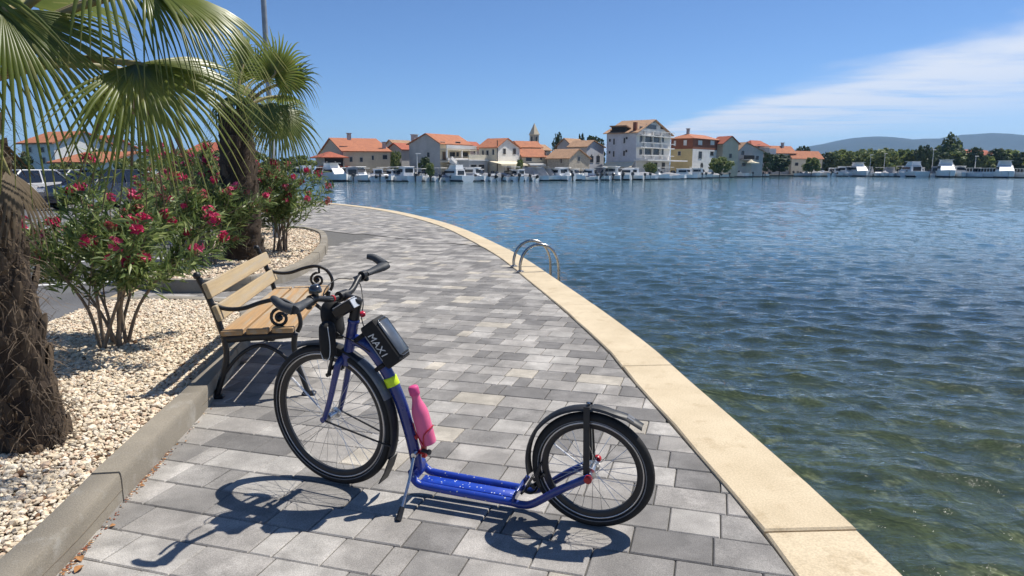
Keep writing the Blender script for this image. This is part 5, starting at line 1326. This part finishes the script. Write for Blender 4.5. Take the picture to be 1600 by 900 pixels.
# ------------------------------------------------------------------ trees
m_lf = [mat('leaf_mid', (0.19, 0.235, 0.075), .6, trans=.45), mat('leaf_light', (0.24, 0.27, 0.09), .6, trans=.45), mat('leaf_dark', (0.09, 0.135, 0.048), .7, trans=.35)]
m_lfd = [mat('pine_mid', (0.06, 0.095, 0.037), .7, trans=.2), mat('pine_light', (0.08, 0.11, 0.042), .7, trans=.2), mat('pine_dark', (0.024, 0.044, 0.02), .7)]
m_bark = mat('bark', (0.12, 0.09, 0.065), .95, var=.3, vscale=6)
def crown_mesh(name, shape, n, leaf, mats, seed, lumps=14, rad=.42):
    """leaf-sized quads on a bundle of lumps inside a unit crown (z 0..1, radius ~.5)"""
    rg = np.random.default_rng(seed); P = []
    cen = []
    for i in range(lumps):
        z = (i + .5) / lumps; a = i * 2.39996
        r = shape(z) * rg.uniform(.35, .95); cen.append((math.cos(a) * r, math.sin(a) * r, z * .92 + .04, max(.07, shape(z) * rad * rg.uniform(.7, 1.3))))
    cen = np.array(cen); wgt = cen[:, 3] ** 2; k = rg.choice(lumps, n, p=wgt / wgt.sum())
    o = rg.normal(size=(n, 3)); o /= np.linalg.norm(o, axis=1)[:, None]; o[:, 2] *= .8
    p = cen[k, :3] + o * (cen[k, 3] * rg.uniform(.55, 1.05, n) ** .6)[:, None]
    p[:, 2] = np.clip(p[:, 2], .0, 1.02)
    nr = o + rg.normal(0, .55, (n, 3)); nr /= np.linalg.norm(nr, axis=1)[:, None]
    t = np.cross(nr, rg.normal(size=(n, 3))); t /= np.linalg.norm(t, axis=1)[:, None]; b = np.cross(nr, t)
    s = (leaf * rg.uniform(.6, 1.3, n))[:, None]
    V = np.stack([p - t * s - b * s * .6, p + t * s - b * s * .5, p + t * s * .8 + b * s * .6, p - t * s * .7 + b * s * .55], 1).reshape(-1, 3)
    return npmesh(name, V, np.arange(4 * n).reshape(-1, 4), mats, rg.choice(3, n, p=(.5, .25, .25)))
rnd_ = lambda z: .5 * math.sqrt(max(.02, 1 - (2 * z - 1) ** 2)) ** .8
cyp_ = lambda z: .5 * min(1, (z + .08) * 3.2) * (1 - z) ** .32 * 1.02
con_ = lambda z: .5 * (1 - z) ** .7 * min(1, (z + .1) * 4)
flat_ = lambda z: .5 * (1 - (2 * z - 1.05) ** 2) ** .5 if 0.03 < z < 1 else .1
CM = {'round': [crown_mesh('crown_round', rnd_, 1500, .055, m_lf, 60 + i, 16) for i in range(3)], 'dark': [crown_mesh('crown_dark', rnd_, 1500, .05, m_lfd, 70 + i, 16) for i in range(2)],
      'cypress': [crown_mesh('crown_cypress', cyp_, 1500, .05, m_lfd, 80, 22, .75)], 'conifer': [crown_mesh('crown_conifer', con_, 2600, .042, [m_lfd[1], m_lf[0], m_lfd[0]], 81, 26, .85)]}
mbt = MB(); mbt.tube([(0, 0, -.4), (.02, 0, .5), (0, .02, 1.0)], [.5, .34, .2], 8); trunk_me = mbt.mesh('trunk', m_bark, True)
rt = random.Random(77)
def tree(label, kind, px, Y, py_top, wpx, py_base=None, name='tree', group=None, cat='tree', trunk=.25, var=0, base=0.0):
    X = (px - 800) / KX * Y; top = zat(py_top, Y); w = wpx / KX * Y; b = zat(py_base, Y) if py_base else base
    root = thing(name, label, cat, (X, Y, base), rt.uniform(0, 6.28), group)
    zb = max(b - base, 0) if py_base else (top - base) * trunk * .6
    c = link('crown', CM[kind][var % len(CM[kind])], root, (0, 0, zb)); c.scale = (w, w, top - base - zb)
    t = link('trunk', trunk_me, root, (0, 0, 0)); t.scale = (.035 * w + .08, .035 * w + .08, zb + (top - base - zb) * .55)
    return root
tree('tall dark cypress standing behind the stone cottage', 'cypress', 871, 165, 208.5, 17, name='cypress_tree')
tree('dark pine crown rising behind the grey arched-window house', 'dark', 926, 175, 213, 44, name='pine_tree'); tree('small dark pine top left of the hotel', 'dark', 908, 185, 209, 13, name='pine_tree', var=1)
tree('tall broad conifer standing above the wood on the right shore', 'conifer', 1480, 235, 206.5, 44, name='conifer_tree')
tree('green tree beside the right end of the long stone house', 'round', 618, 130, 236, 17); tree('bushy green tree left of the balcony house', 'dark', 664, 122, 245, 20)
tree('small round olive tree before the balcony house', 'round', 673, 117, 254, 15, var=1, cat='tree'); tree('green tree at the left end of the waterfront under the palm fronds', 'round', 470, 126, 243, 40, var=2)
tree('leafy vine tree beside the lower house near the white gabled house', 'round', 812, 128, 249, 12); tree('round olive tree before the hotel ground floor', 'round', 1017, 142, 253.5, 18, var=1); tree('dark green bush tree in front of the brick-storey house', 'round', 1125, 165, 245.5, 34, var=2)
tree('green tree between the grey gabled house and the bushes', 'dark', 1196, 195, 238, 22, var=1); tree('dark green hedge tree before the low grey house', 'dark', 1218, 200, 241, 40); tree('dark pine behind the low orange roofs', 'dark', 1254, 240, 228, 24, var=1); tree('green tree before the rightmost orange roof', 'round', 1268, 205, 246, 26)
rw = random.Random(5)
row = [(1292, 238, 27), (1306, 236, 25), (1318, 234, 32), (1334, 236, 30), (1340, 243, 36), (1352, 233, 34), (1369, 234, 34), (1385, 231.5, 36), (1400, 236, 32), (1412, 233, 34), (1430, 236, 34), (1446, 234.5, 36), (1442, 227, 24), (1463, 238, 36), (1490, 234, 44), (1512, 243, 30), (1522, 230, 26), (1537, 243, 26), (1556, 232, 30), (1580, 234, 42), (1600, 238, 40), (1632, 236, 44), (1670, 238, 44)]
ords = ['first', 'second', 'third', 'fourth', 'fifth', 'sixth', 'seventh', 'eighth', 'ninth', 'tenth', 'eleventh', 'twelfth', 'thirteenth', 'fourteenth', 'fifteenth', 'sixteenth', 'seventeenth', 'eighteenth', 'nineteenth', 'twentieth', 'twenty-first', 'twenty-second', 'twenty-third', 'twenty-fourth', 'twenty-fifth', 'twenty-sixth', 'twenty-seventh', 'twenty-eighth', 'twenty-ninth', 'thirtieth', 'thirty-first', 'thirty-second', 'thirty-third', 'thirty-fourth', 'thirty-fifth', 'thirty-sixth']
for i, (px, top, wpx) in enumerate(sorted(row)):
    k = 'dark' if top in (227, 230, 232, 238) else 'round'
    tree('%s tree, %s from the left in the wood on the right shore' % ('dark green' if k == 'dark' else 'mid green', ords[i]), k, px, 215 + rw.uniform(0, 30), top, wpx * 1.15, group='trees of the right shore wood', var=i, trunk=.12)
for i, (px, Y, top, wpx, k, lab) in enumerate(((104, 36, 253, 38, 'round', 'clipped green shrub beyond the parked cars'), (20, 58, 236, 60, 'dark', 'dark tree at the far left behind the palm trunk'), (278, 60, 234, 60, 'round', 'green tree behind the oleanders, left of the smaller palm'), (205, 50, 246, 46, 'round', 'green shrub behind the dark parked car'), (345, 62, 236, 56, 'dark', 'dark tree behind the smaller palm'), (240, 80, 226, 40, 'dark', 'dark tree standing right of the low white house beyond the car park'), (158, 75, 232, 36, 'dark', 'dark tree behind the low white house'), (440, 108, 246, 40, 'dark', 'dark tree at the left end of the bay'), (404, 100, 238, 46, 'round', 'green tree behind the smaller palm trunk'), (-60, 62, 232, 60, 'round', 'green tree outside the left edge, nearest the palm'), (-140, 70, 228, 66, 'dark', 'dark tree outside the left edge of the picture'), (-240, 66, 234, 70, 'round', 'second green tree outside the left edge'), (-330, 74, 228, 74, 'dark', 'farther dark tree outside the left edge'))):
    tree(lab, k, px, Y, top, wpx, group='trees beyond the car park', var=i, trunk=.15)

# ------------------------------------------------------------------ boats
m_gel = mat('white_gelcoat', (.86, .86, .84), .5, var=.05, vscale=2); m_gelb = mat('navy_gelcoat', (.03, .05, .10), .3, coat=.4); m_tarp = mat('grey_tarpaulin', (.30, .31, .33), .8, var=.15, vscale=3); m_navy = mat('navy_canvas', (.03, .04, .09), .85)
m_cream = mat('cream_canvas', (.70, .63, .48), .85); m_eng = mat('outboard_black', (.015, .015, .017), .35, coat=.5); m_teak = mat('teak', (.33, .18, .08), .6); m_boot = mat('antifouling', (.03, .035, .05), .7)
def hull(L, B, fb, mats=(0, 1)):
    mb = MB(); st = []
    for i in range(9):
        t = i / 8; x = -L / 2 + L * t; b = B / 2 * (1 if t < .45 else math.sqrt(max(0.0004, 1 - ((t - .45) / .55) ** 2.2))); sh = fb * (1 + .35 * max(0, t - .4) ** 1.3)
        st.append([(x, -b, sh), (x, -b * .93, fb * .25), (x, -b * .6, -.22), (x, 0, -.32 + .3 * max(0, t - .75) * 2), (x, b * .6, -.22), (x, b * .93, fb * .25), (x, b, sh)])
    vs = [p for s in st for p in s]; b0 = len(mb.v); fs = []
    mb.mat(0)
    for i in range(8):
        for j in range(6):
            mb.mi = 1 if j in (2, 3) or (j in (1, 4)) else 0
            mb.v.extend([vs[i * 7 + j], vs[(i + 1) * 7 + j], vs[(i + 1) * 7 + j + 1], vs[i * 7 + j + 1]]); n = len(mb.v); mb.f.append((n - 1, n - 2, n - 3, n - 4)); mb.m.append(mb.mi)
    mb.mat(0); mb.face([st[0][k] for k in range(7)]); 
    for i in range(8): mb.face([(st[i][0][0], st[i][0][1], st[i][0][2] - .08), (st[i + 1][0][0], st[i + 1][0][1], st[i + 1][0][2] - .08), (st[i + 1][6][0], st[i + 1][6][1], st[i + 1][6][2] - .08), (st[i][6][0], st[i][6][1], st[i][6][2] - .08)])
    return mb
def tbox(mb, x0, x1, y, z0, z1, rake_f=.3, rake_b=.1, tum=.85):
    mb.raw([(x0, -y, z0), (x1, -y, z0), (x1, y, z0), (x0, y, z0), (x0 + rake_b, -y * tum, z1), (x1 - rake_f, -y * tum, z1), (x1 - rake_f, y * tum, z1), (x0 + rake_b, y * tum, z1)], [(0, 3, 2, 1), (4, 5, 6, 7), (0, 1, 5, 4), (1, 2, 6, 5), (2, 3, 7, 6), (3, 0, 4, 7)])
def outboard(root, x, tilt=0):
    M = Matrix.Rotation(R(-tilt), 3, 'Y'); mb = MB(); c = Vector((x, 0, .75)); mb.box(c + M @ Vector((-.22, 0, .22)), (.42, .36, .5), M, .08); mb.box(c + M @ Vector((-.22, 0, -.35)), (.2, .14, .75), M, .03); mb.box(c + M @ Vector((-.25, 0, -.75)), (.42, .06, .16), M, .02)
    mb.build('outboard_motor', m_eng, root)
def proto(kind):
    root = bpy.data.objects.new('motorboat', None); COL.objects.link(root); fbm = [m_gel, m_boot]
    if kind == 'open':
        L = 4.8; hull(L, 1.9, .62).build('hull', fbm, root); mb = MB(); tbox(mb, -.5, .3, .35, .5, 1.15); mb.build('console', m_gel, root); mb = MB(); tbox(mb, -.05, .25, .38, 1.15, 1.6, .25, .12, .9); mb.build('windscreen', m_glass, root); outboard(root, -L / 2, 25)
        mb = MB(); mb.box((-1.2, 0, .6), (.5, 1.3, .3), None, .05); mb.build('seat', m_navy, root)
    elif kind == 'cabin':
        L = 6.0; hull(L, 2.2, .8).build('hull', fbm, root); mb = MB(); tbox(mb, -1.2, 1.4, .85, .75, 1.95, .7, .15); c = mb.build('cabin', m_gel, root)
        for s in (-1, 1): mb = MB(); mb.box((0.05, s * .80, 1.5), (1.5, .06, .42), Matrix.Rotation(R(-s * -6), 3, 'X')); mb.build('side_window', m_glass, c)
        mb = MB(); mb.box((-1.15, 0, 1.5), (.08, 1.1, .55)); mb.build('rear_window', m_glass, c); mb = MB(); mb.box((0, 0, 2.0), (2.3, 1.6, .08), None, .03); mb.build('cabin_roof', m_gel, c)
        mb = MB(); mb.box((1.15, 0, 1.55), (.06, 1.2, .5), Matrix.Rotation(R(-30), 3, 'Y')); mb.build('windscreen', m_glass, c); outboard(root, -L / 2, 0)
    elif kind == 'canopy':
        L = 5.4; hull(L, 2.0, .7).build('hull', fbm, root); mb = MB(); tbox(mb, .2, 1.6, .7, .65, 1.05, .6, .1); mb.build('foredeck', m_gel, root); mb = MB(); tbox(mb, -.1, .5, .72, 1.05, 1.5, .4, .3, .92); mb.build('windscreen', m_glass, root)
        mb = MB(); mb.box((-.9, 0, 2.05), (1.9, 1.75, .07), None, .03); cn = mb.build('canopy', m_awnw, root)
        for sx in (-1.7, -.1):
            for s in (-1, 1): mb = MB(); mb.tube([(sx, s * .85, .7), (sx, s * .82, 2.05)], .025, 5); mb.build('canopy_pole', m_steel, cn)
        outboard(root, -L / 2, 10)
    elif kind == 'covered':
        L = 4.6; hull(L, 1.85, .6).build('hull', fbm, root); mb = MB(); vs = []
        for i in range(7):
            t = i / 6; x = -L / 2 + .1 + (L - .3) * t; b = .9 * (1 if t < .5 else math.sqrt(max(.02, 1 - ((t - .5) / .52) ** 2))); h = .65 + .55 * math.sin(t * 2.6 + .3)
            vs += [(x, -b, .62), (x, -b * .5, (h + .6) / 2 + .1), (x, 0, h), (x, b * .5, (h + .6) / 2 + .1), (x, b, .62)]
        mb.raw(vs, [(i * 5 + j, (i + 1) * 5 + j, (i + 1) * 5 + j + 1, i * 5 + j + 1) for i in range(6) for j in range(4)] + [(4, 3, 2, 1, 0)]); mb.build('boat_cover', m_tarp, root); outboard(root, -L / 2, 50)
    elif kind == 'wrapped':
        L = 5.2; hull(L, 2.0, .7).build('hull', fbm, root); mb = MB(); tbox(mb, -2.3, .6, .95, .7, 2.05, .9, .1, .8); e = mb.build('canvas_enclosure', m_tarp, root); mb = MB(); mb.box((-.3, 0, 2.07), (1.7, 1.4, .05)); mb.build('enclosure_top', m_awnw, e)
        mb = MB(); mb.box((-2.28, 0, 1.4), (.06, 1.2, .7)); mb.build('clear_panel', m_glass, e); outboard(root, -L / 2, 0)
    elif kind == 'cruiser':
        L = 8.5; hull(L, 2.9, 1.1).build('hull', fbm, root); mb = MB(); tbox(mb, -2.2, 2.6, 1.15, 1.05, 2.2, 1.5, .2); c = mb.build('cabin', m_gel, root)
        for s in (-1, 1): mb = MB(); mb.box((0, s * 1.08, 1.75), (3.0, .08, .45), Matrix.Rotation(R(s * 8), 3, 'X')); mb.build('side_window', m_glass, c)
        mb = MB(); tbox(mb, -1.8, .6, .95, 2.25, 3.0, .5, .1); fb_ = mb.build('flybridge', m_gel, root); mb = MB(); mb.box((-.4, 0, 3.05), (2.5, 2.0, .08)); mb.build('hard_top', m_awnw, fb_); mb = MB(); mb.box((-2.2, 0, 1.6), (.08, 1.5, .8)); mb.build('cabin_door', m_glass, c)
    elif kind == 'ferry':
        L = 11.0; hull(L, 3.4, 1.2).build('hull', [m_gel, m_boot], root); mb = MB(); tbox(mb, -3.6, 3.0, 1.4, 1.2, 2.0, .2, .1, 1); c = mb.build('saloon', m_gel, root)
        for i in range(6):
            for s in (-1, 1): mb = MB(); mb.box((-3.2 + i * 1.15, s * 1.36, 2.55), (.12, .1, 1.3)); mb.build('stanchion', m_gel, c)
        mb = MB(); mb.box((-.3, 0, 2.5), (6.3, 2.5, 1.1)); mb.build('glazing', m_glass, c); mb = MB(); mb.box((-.3, 0, 3.2), (7.4, 3.1, .12), None, .04); mb.build('roof', m_gel, c)
    root['category'] = 'boat'; root['group'] = 'boats moored along the far shore'
    return root
KINDS = ['open', 'cabin', 'canopy', 'covered', 'wrapped', 'cruiser', 'ferry']
PR = {k: [proto(k), False] for k in KINDS}
DESC = dict(open='small open white motorboat', cabin='white cabin boat', canopy='pale-canopied white boat', covered='grey-covered small boat', wrapped='grey canvas-enclosed boat', cruiser='large white cruiser with upper deck', ferry='long white glazed passenger boat')
ZON = [(440, 505, 'the left end of the bay'), (505, 560, 'the dark porch house'), (560, 625, 'the long stone house'), (625, 690, 'the shaded gable of the balcony house'), (690, 760, 'the balcony house and annex'), (760, 815, 'the white gabled house'), (815, 860, 'the lower orange roof'), (860, 945, 'the stone cottage'), (945, 1010, 'the hotel awnings'), (1010, 1062, 'the hotel front'), (1062, 1130, 'the brick-storey house'), (1130, 1210, 'the grey gabled house'), (1210, 1330, 'the bare quay end'), (1330, 1420, 'the wood, left part'), (1420, 1500, 'the tall conifer'), (1500, 1800, 'the wood, right end')]
cnt = {}
def quay_y(px):
    k = (px - 800) / KX; best = None
    for (a, b) in zip(QUAY[:-1], QUAY[1:]):
        d = (b[0] - a[0], b[1] - a[1]); den = d[0] - k * d[1]
        if abs(den) < 1e-6: continue
        t = (k * a[1] - a[0]) / den
        if -.001 <= t <= 1.001:
            y = a[1] + t * d[1]
            if best is None or y < best[0]: best = (y, math.atan2(d[1], d[0]))
    return best
rb = random.Random(19)
def boat(kind, px, out=4.2, bow=None, sc=1.0, rot=0.0):
    y, qa = quay_y(px); Y = y - out * sc; X = (px - 800) / KX * Y
    p = PR[kind]
    if not p[1]: o = p[0]; p[1] = True
    else: o = copy_tree(p[0])
    bow = rb.random() < .55 if bow is None else bow      # bow to the quay shows us the stern
    o.location = (X, Y, WZ + rb.uniform(-.03, .06)); o.rotation_euler = (0, 0, qa + (math.pi / 2 if bow else -math.pi / 2) + rot + rb.uniform(-.12, .12)); o.scale = (sc, sc, sc)
    z = next((q for q in ZON if q[0] <= px < q[1]), ZON[-1]); key = (kind, z[2]); cnt.setdefault(key, []).append((px, o))
rowL = [(462, 'cabin'), (477, 'cruiser'), (492, 'canopy'), (507, 'covered'), (521, 'cruiser'), (534, 'open'), (546, 'wrapped'), (558, 'cabin'), (570, 'canopy'), (580, 'covered'), (590, 'cabin'), (602, 'canopy'), (614, 'cabin'), (626, 'canopy'), (640, 'open'), (654, 'canopy'), (668, 'open'), (682, 'covered'), (694, 'canopy'), (709, 'cruiser'), (724, 'open'), (733, 'covered'), (744, 'cabin'), (757, 'covered'), (770, 'open'), (782, 'covered'), (795, 'canopy'), (808, 'cabin'), (820, 'covered'), (838, 'wrapped'), (852, 'wrapped'), (864, 'wrapped'), (880, 'cabin'), (894, 'cabin'), (908, 'open'), (920, 'cabin'), (932, 'canopy'), (944, 'canopy'), (956, 'cabin'), (968, 'open'), (980, 'cabin'), (993, 'open'), (1006, 'covered'), (1020, 'cabin'), (1033, 'open'), (1050, 'canopy'), (1066, 'cabin'), (1078, 'canopy'), (1088, 'cabin'), (1098, 'open'), (1108, 'covered'), (1118, 'canopy'), (1130, 'covered'), (1148, 'cruiser'), (1162, 'open'), (1173, 'canopy'), (1184, 'open'), (1262, 'open'), (1272, 'covered'), (1284, 'open'), (1294, 'covered'), (1304, 'cabin'), (1314, 'open'), (1326, 'canopy'), (1342, 'cruiser'), (1358, 'wrapped'), (1374, 'canopy'), (1392, 'wrapped'), (1408, 'canopy'), (1424, 'cruiser'), (1438, 'cabin'), (1452, 'open'), (1464, 'wrapped'), (1478, 'cruiser'), (1492, 'covered'), (1514, 'ferry'), (1546, 'ferry'), (1570, 'cruiser'), (1590, 'ferry'), (1612, 'canopy'), (1640, 'cruiser')]
rowL += [(x, k_) for x, k_ in zip((470, 500, 540, 564, 596, 634, 661, 688, 738, 776, 802, 872, 914, 950, 987, 1013, 1042, 1072, 1093, 1124, 1155, 1268, 1300, 1320, 1350, 1384, 1416, 1444, 1470, 1500), ['open', 'covered', 'cabin'] * 10)]; rowL.sort()
for px, k in rowL:
    sc = 1.0
    if px > 1255: sc = 1.2
    if k == 'ferry': sc = .66
    boat(k, px, 3.4 if k not in ('cruiser', 'ferry') else (5.4 if k == 'cruiser' else 6.5), sc=sc * rb.uniform(1.02, 1.26) * (.8 if k == 'cruiser' and px < 1200 else 1), rot=(R(75) if k == 'ferry' else R(rb.uniform(20, 50))))
for (k, z), lst in cnt.items():
    lst.sort(key=lambda t: t[0])
    for i, (px, o) in enumerate(lst):
        o['label'] = DESC[k] + ' before ' + z + ('' if len(lst) == 1 else ', %s from left' % ords[i])

# bits on the far quay
for i, (px, Y, py0, lab) in enumerate(((1359, 200, 242, 'thin mooring mast, leftmost on the right shore'), (1381, 205, 240, 'lamp mast between the moored boats of the right shore'), (1456, 188, 234, 'tall white mast left of the tall conifer'), (652, 119, 240, 'white lamp mast before the balcony house gable'), (1523, 180, 244, 'slim mast before the passenger boats'))):
    o = thing('mast', lab, 'mast', ((px - 800) / KX * Y, Y, WZ), 0, 'masts along the shore'); t = zat(py0, Y) - WZ
    mb = MB(); mb.tube([(0, 0, 0), (0, 0, t)], [.10, .06], 6); mb.build('pole', WM['white'], o); mb = MB(); mb.box((.2, 0, t), (.9, .25, .14), None, .04); mb.build('head', WM['white'], o)
def parasol(label, px, Y, py0, wpx, m):
    o = thing('parasol', label, 'parasol', ((px - 800) / KX * Y, Y, 0), 0, 'parasols on the far quay'); t = zat(py0, Y); w = wpx / KX * Y / 2
    mb = MB(); mb.lathe([(.05, 0), (.05, t)], (0, 0, 0), (0, 0, 1), 6); mb.build('pole', WM['grey'], o); mb = MB(); mb.lathe([(w, t - .75), (w, t - .55), (.05, t + .25)], (0, 0, 0), (0, 0, 1), 8); mb.build('canopy', m, o)
parasol('orange parasol on the quay before the low grey house', 1224, 203, 252, 18, mat('orange_cloth', (.55, .10, .04), .8)); parasol('cream parasol beside the grey gabled house', 1173, 182, 250.5, 12, m_awn)

# ------------------------------------------------------------------ parked cars
m_tint = mat('car_glass', (.012, .014, .017), .06, spec=.8)
def car(label, loc, rz, paint, hatch=True):
    o = thing('parked_car', label, 'car', loc, rz, 'cars in the car park')
    prof = [(-2.05, .28), (-2.1, .55), (-2.02, .86), (-1.95, .92), (-1.0, 1.0), (-.35, 1.40), (.1, 1.46), (1.1, 1.44), (1.75, 1.12), (2.0, .98), (2.06, .6), (2.0, .28)]   # front is -x
    low = [(-2.05, .28), (-2.1, .55), (-2.02, .84), (-1.0, .95), (1.85, 1.0), (2.02, .92), (2.06, .6), (2.0, .28)]
    mb = MB(); vs, fs = [], []; n = len(low)
    for y, sc in ((-.86, .96), (-.80, 1.0), (.80, 1.0), (.86, .96)):
        for x, z in low: vs.append((x * (.985 if abs(y) > .85 else 1), y, .28 + (z - .28) * (.97 if abs(y) > .85 else 1)))
    for k in range(3):
        for i in range(n): fs.append((k * n + i, k * n + (i + 1) % n, (k + 1) * n + (i + 1) % n, (k + 1) * n + i))
    fs += [tuple(range(n)), tuple(range(3 * n, 4 * n))[::-1]]; mb.raw(vs, [f[::-1] for f in fs]); body = autosmooth(mb.build('body', paint, o), 30)
    mb = MB(); mb.raw([(-1.05, -.76, .94), (1.85, -.74, .98), (1.85, .74, .98), (-1.05, .76, .94), (-.3, -.60, 1.42), (1.25, -.58, 1.43), (1.25, .58, 1.43), (-.3, .60, 1.42)], [(0, 1, 5, 4), (1, 2, 6, 5), (2, 3, 7, 6), (3, 0, 4, 7), (4, 5, 6, 7)]); cab = mb.build('glasshouse', m_tint, o)
    mb = MB(); mb.box((.47, 0, 1.445), (1.62, 1.2, .05), None, .02)
    for s in (-1, 1):
        for a, b in (((-1.05, .94), (-.32, 1.43)), ((.45, .96), (.5, 1.43)), ((1.84, .98), (1.26, 1.43))): mb.tube([(a[0], s * .762, a[1]), (b[0], s * .605, b[1])], .035, 5)
    mb.build('roof', paint, o)
    for x in (-1.3, 1.28):
        for s in (-1, 1):
            mb = MB(); mb.lathe([(.22, -.1), (.31, -.09), (.32, 0), (.31, .09), (.22, .1)], (x, s * .76, .32), (0, 1, 0), 20); w = mb.build('wheel', m_tyre, o, True); mb = MB(); mb.lathe([(.0, .06), (.2, .07), (.22, .02)], (x, s * .80, .32), (0, s, 0), 12); mb.build('rim', m_alu, w)
    for s in (-1, 1):
        mb = MB(); mb.box((-2.03, s * .62, .72), (.12, .36, .16), None, .03); mb.build('headlight', m_lens, body); mb = MB(); mb.box((2.02, s * .66, .82), (.1, .26, .22), None, .03); mb.build('tail_light', m_red, body); mb = MB(); mb.box((-.75, s * .93, 1.0), (.14, .18, .13), None, .03); mb.build('wing_mirror', paint, body)
    mb = MB(); mb.box((-2.085, 0, .5), (.02, .9, .16)); mb.build('grille', m_blk, body); mb = MB(); mb.box((2.06, 0, .6), (.02, .52, .11)); mb.build('number_plate', m_white, body)
pt = lambda n, c: mat(n, c, .3, coat=.9, var=.03, vscale=1)
car('dark blue car parked beyond the large oleander', ((156 - 800) / KX * 27, 27, -.065), R(75), pt('dark_blue_car_paint', (.018, .022, .045)))
car('white car parked behind the near palm trunk', ((22 - 800) / KX * 26.5, 26.5, -.065), R(80), pt('white_car_paint', (.72, .72, .72)))
car('silver car parked behind the far oleanders', ((302 - 800) / KX * 31, 31, -.065), R(70), pt('silver_car_paint', (.45, .46, .47)))
car('pale grey car parked at the far left of the car park', ((100 - 800) / KX * 30, 30, -.065), R(78), pt('grey_car_paint', (.30, .31, .32)))

# ------------------------------------------------------------------ small litter on the paving
m_dry = mat('dry_leaf', (.36, .17, .06), .8, var=.3, vscale=60)
rq = random.Random(3)
def dry_leaf(label, x, y, s, z=.004):
    a = rq.uniform(0, 6.28); mb = MB(); n = 5; vs = []
    for k in range(n + 1):
        t = k / n; w = math.sin(t * math.pi) * s * .32 + .0008; c = .25 * s * math.sin(t * 2.6)
        vs += [(t * s - s / 2, -w, c * .4 + w * .5), (t * s - s / 2, 0, c * .25), (t * s - s / 2, w, c * .4 + w * .4)]
    mb.raw(vs, [(k * 3 + j, (k + 1) * 3 + j, (k + 1) * 3 + j + 1, k * 3 + j + 1) for k in range(n) for j in range(2)])
    o = mb.build('dry_leaf', m_dry, None, True, (x, y, z), (rq.uniform(-.3, .3), 0, a)); tag(o, label, 'leaf', 'dry leaves along the kerb')
kx = lambda y: float(np.interp(y, BED1[:, 1], BED1[:, 0])) + .03
leafs = [(2.245, .045, .03), (2.31, .04, .0), (2.55, .022, .015), (2.90, .02, .0), (3.42, .016, .02)]
for i, (y, s, dx) in enumerate(leafs): dry_leaf('dry brown leaf lying by the kerb foot, %s from the bottom of the picture' % ords[i], kx(y) + dx, y, s)
mb = MB(); v_, f_ = octa()      # crumbs of leaf, bark and stone swept against the kerb
m_crumb = [m_dry, mat('red_bark', (.22, .07, .035), .9), GM[0], mat('grey_grit', (.12, .11, .10), .95)]
for i in range(420):
    y = rq.choice((rq.uniform(2.0, 4.0), rq.gauss(2.95, .12), rq.gauss(2.3, .1), rq.gauss(3.15, .1))); x = kx(y) - .026 + abs(rq.gauss(0, .012)); s = rq.uniform(.0015, .0055); a = rq.uniform(0, 6.28)
    mb.mat(rq.choices(range(4), (.3, .3, .12, .28))[0]); mb.raw([(x + (q[0] * math.cos(a) * 1.6 - q[1] * math.sin(a)) * s, y + (q[0] * math.sin(a) * 1.6 + q[1] * math.cos(a)) * s, .0025 + q[2] * s * .5) for q in v_], [tuple(t) for t in f_])
lo = mb.build('litter', m_crumb); tag(lo, 'crumbs of bark, leaf and grit swept along the kerb', 'litter', kind='stuff')
for i, (px, py) in enumerate(((152, 818), (172, 795), (190, 775), (257, 703), (262, 692), (272, 686))):
    p = unpx(px, py, .006); v, f = ico(); mb = MB(); s = rq.uniform(.006, .010); mb.raw([(q[0] * s * 1.3, q[1] * s, q[2] * s * .7) for q in v], [tuple(t) for t in f])
    o = mb.build('pebble', GM[1], None, False, p); tag(o, 'stray white pebble by the kerb foot, %s from the bottom of the picture' % ords[i], 'pebble', 'stray pebbles')

# ------------------------------------------------------------------ air
hz_m = bpy.data.materials.new('haze_air'); hz_m.use_nodes = True
hn = hz_m.node_tree; hn.nodes.clear(); ho = hn.nodes.new('ShaderNodeOutputMaterial'); pv = hn.nodes.new('ShaderNodeVolumePrincipled')
pv.inputs['Color'].default_value = (0.34, 0.62, 1.0, 1); pv.inputs['Density'].default_value = 0.000095; pv.inputs['Anisotropy'].default_value = 0.2
hn.links.new(pv.outputs[0], ho.inputs['Volume'])
mb = MB(); mb.box((0, 0, 150 - 4.5), (46000, 46000, 310)); hz_o = mb.build('haze', hz_m); tag(hz_o, kind='stuff')
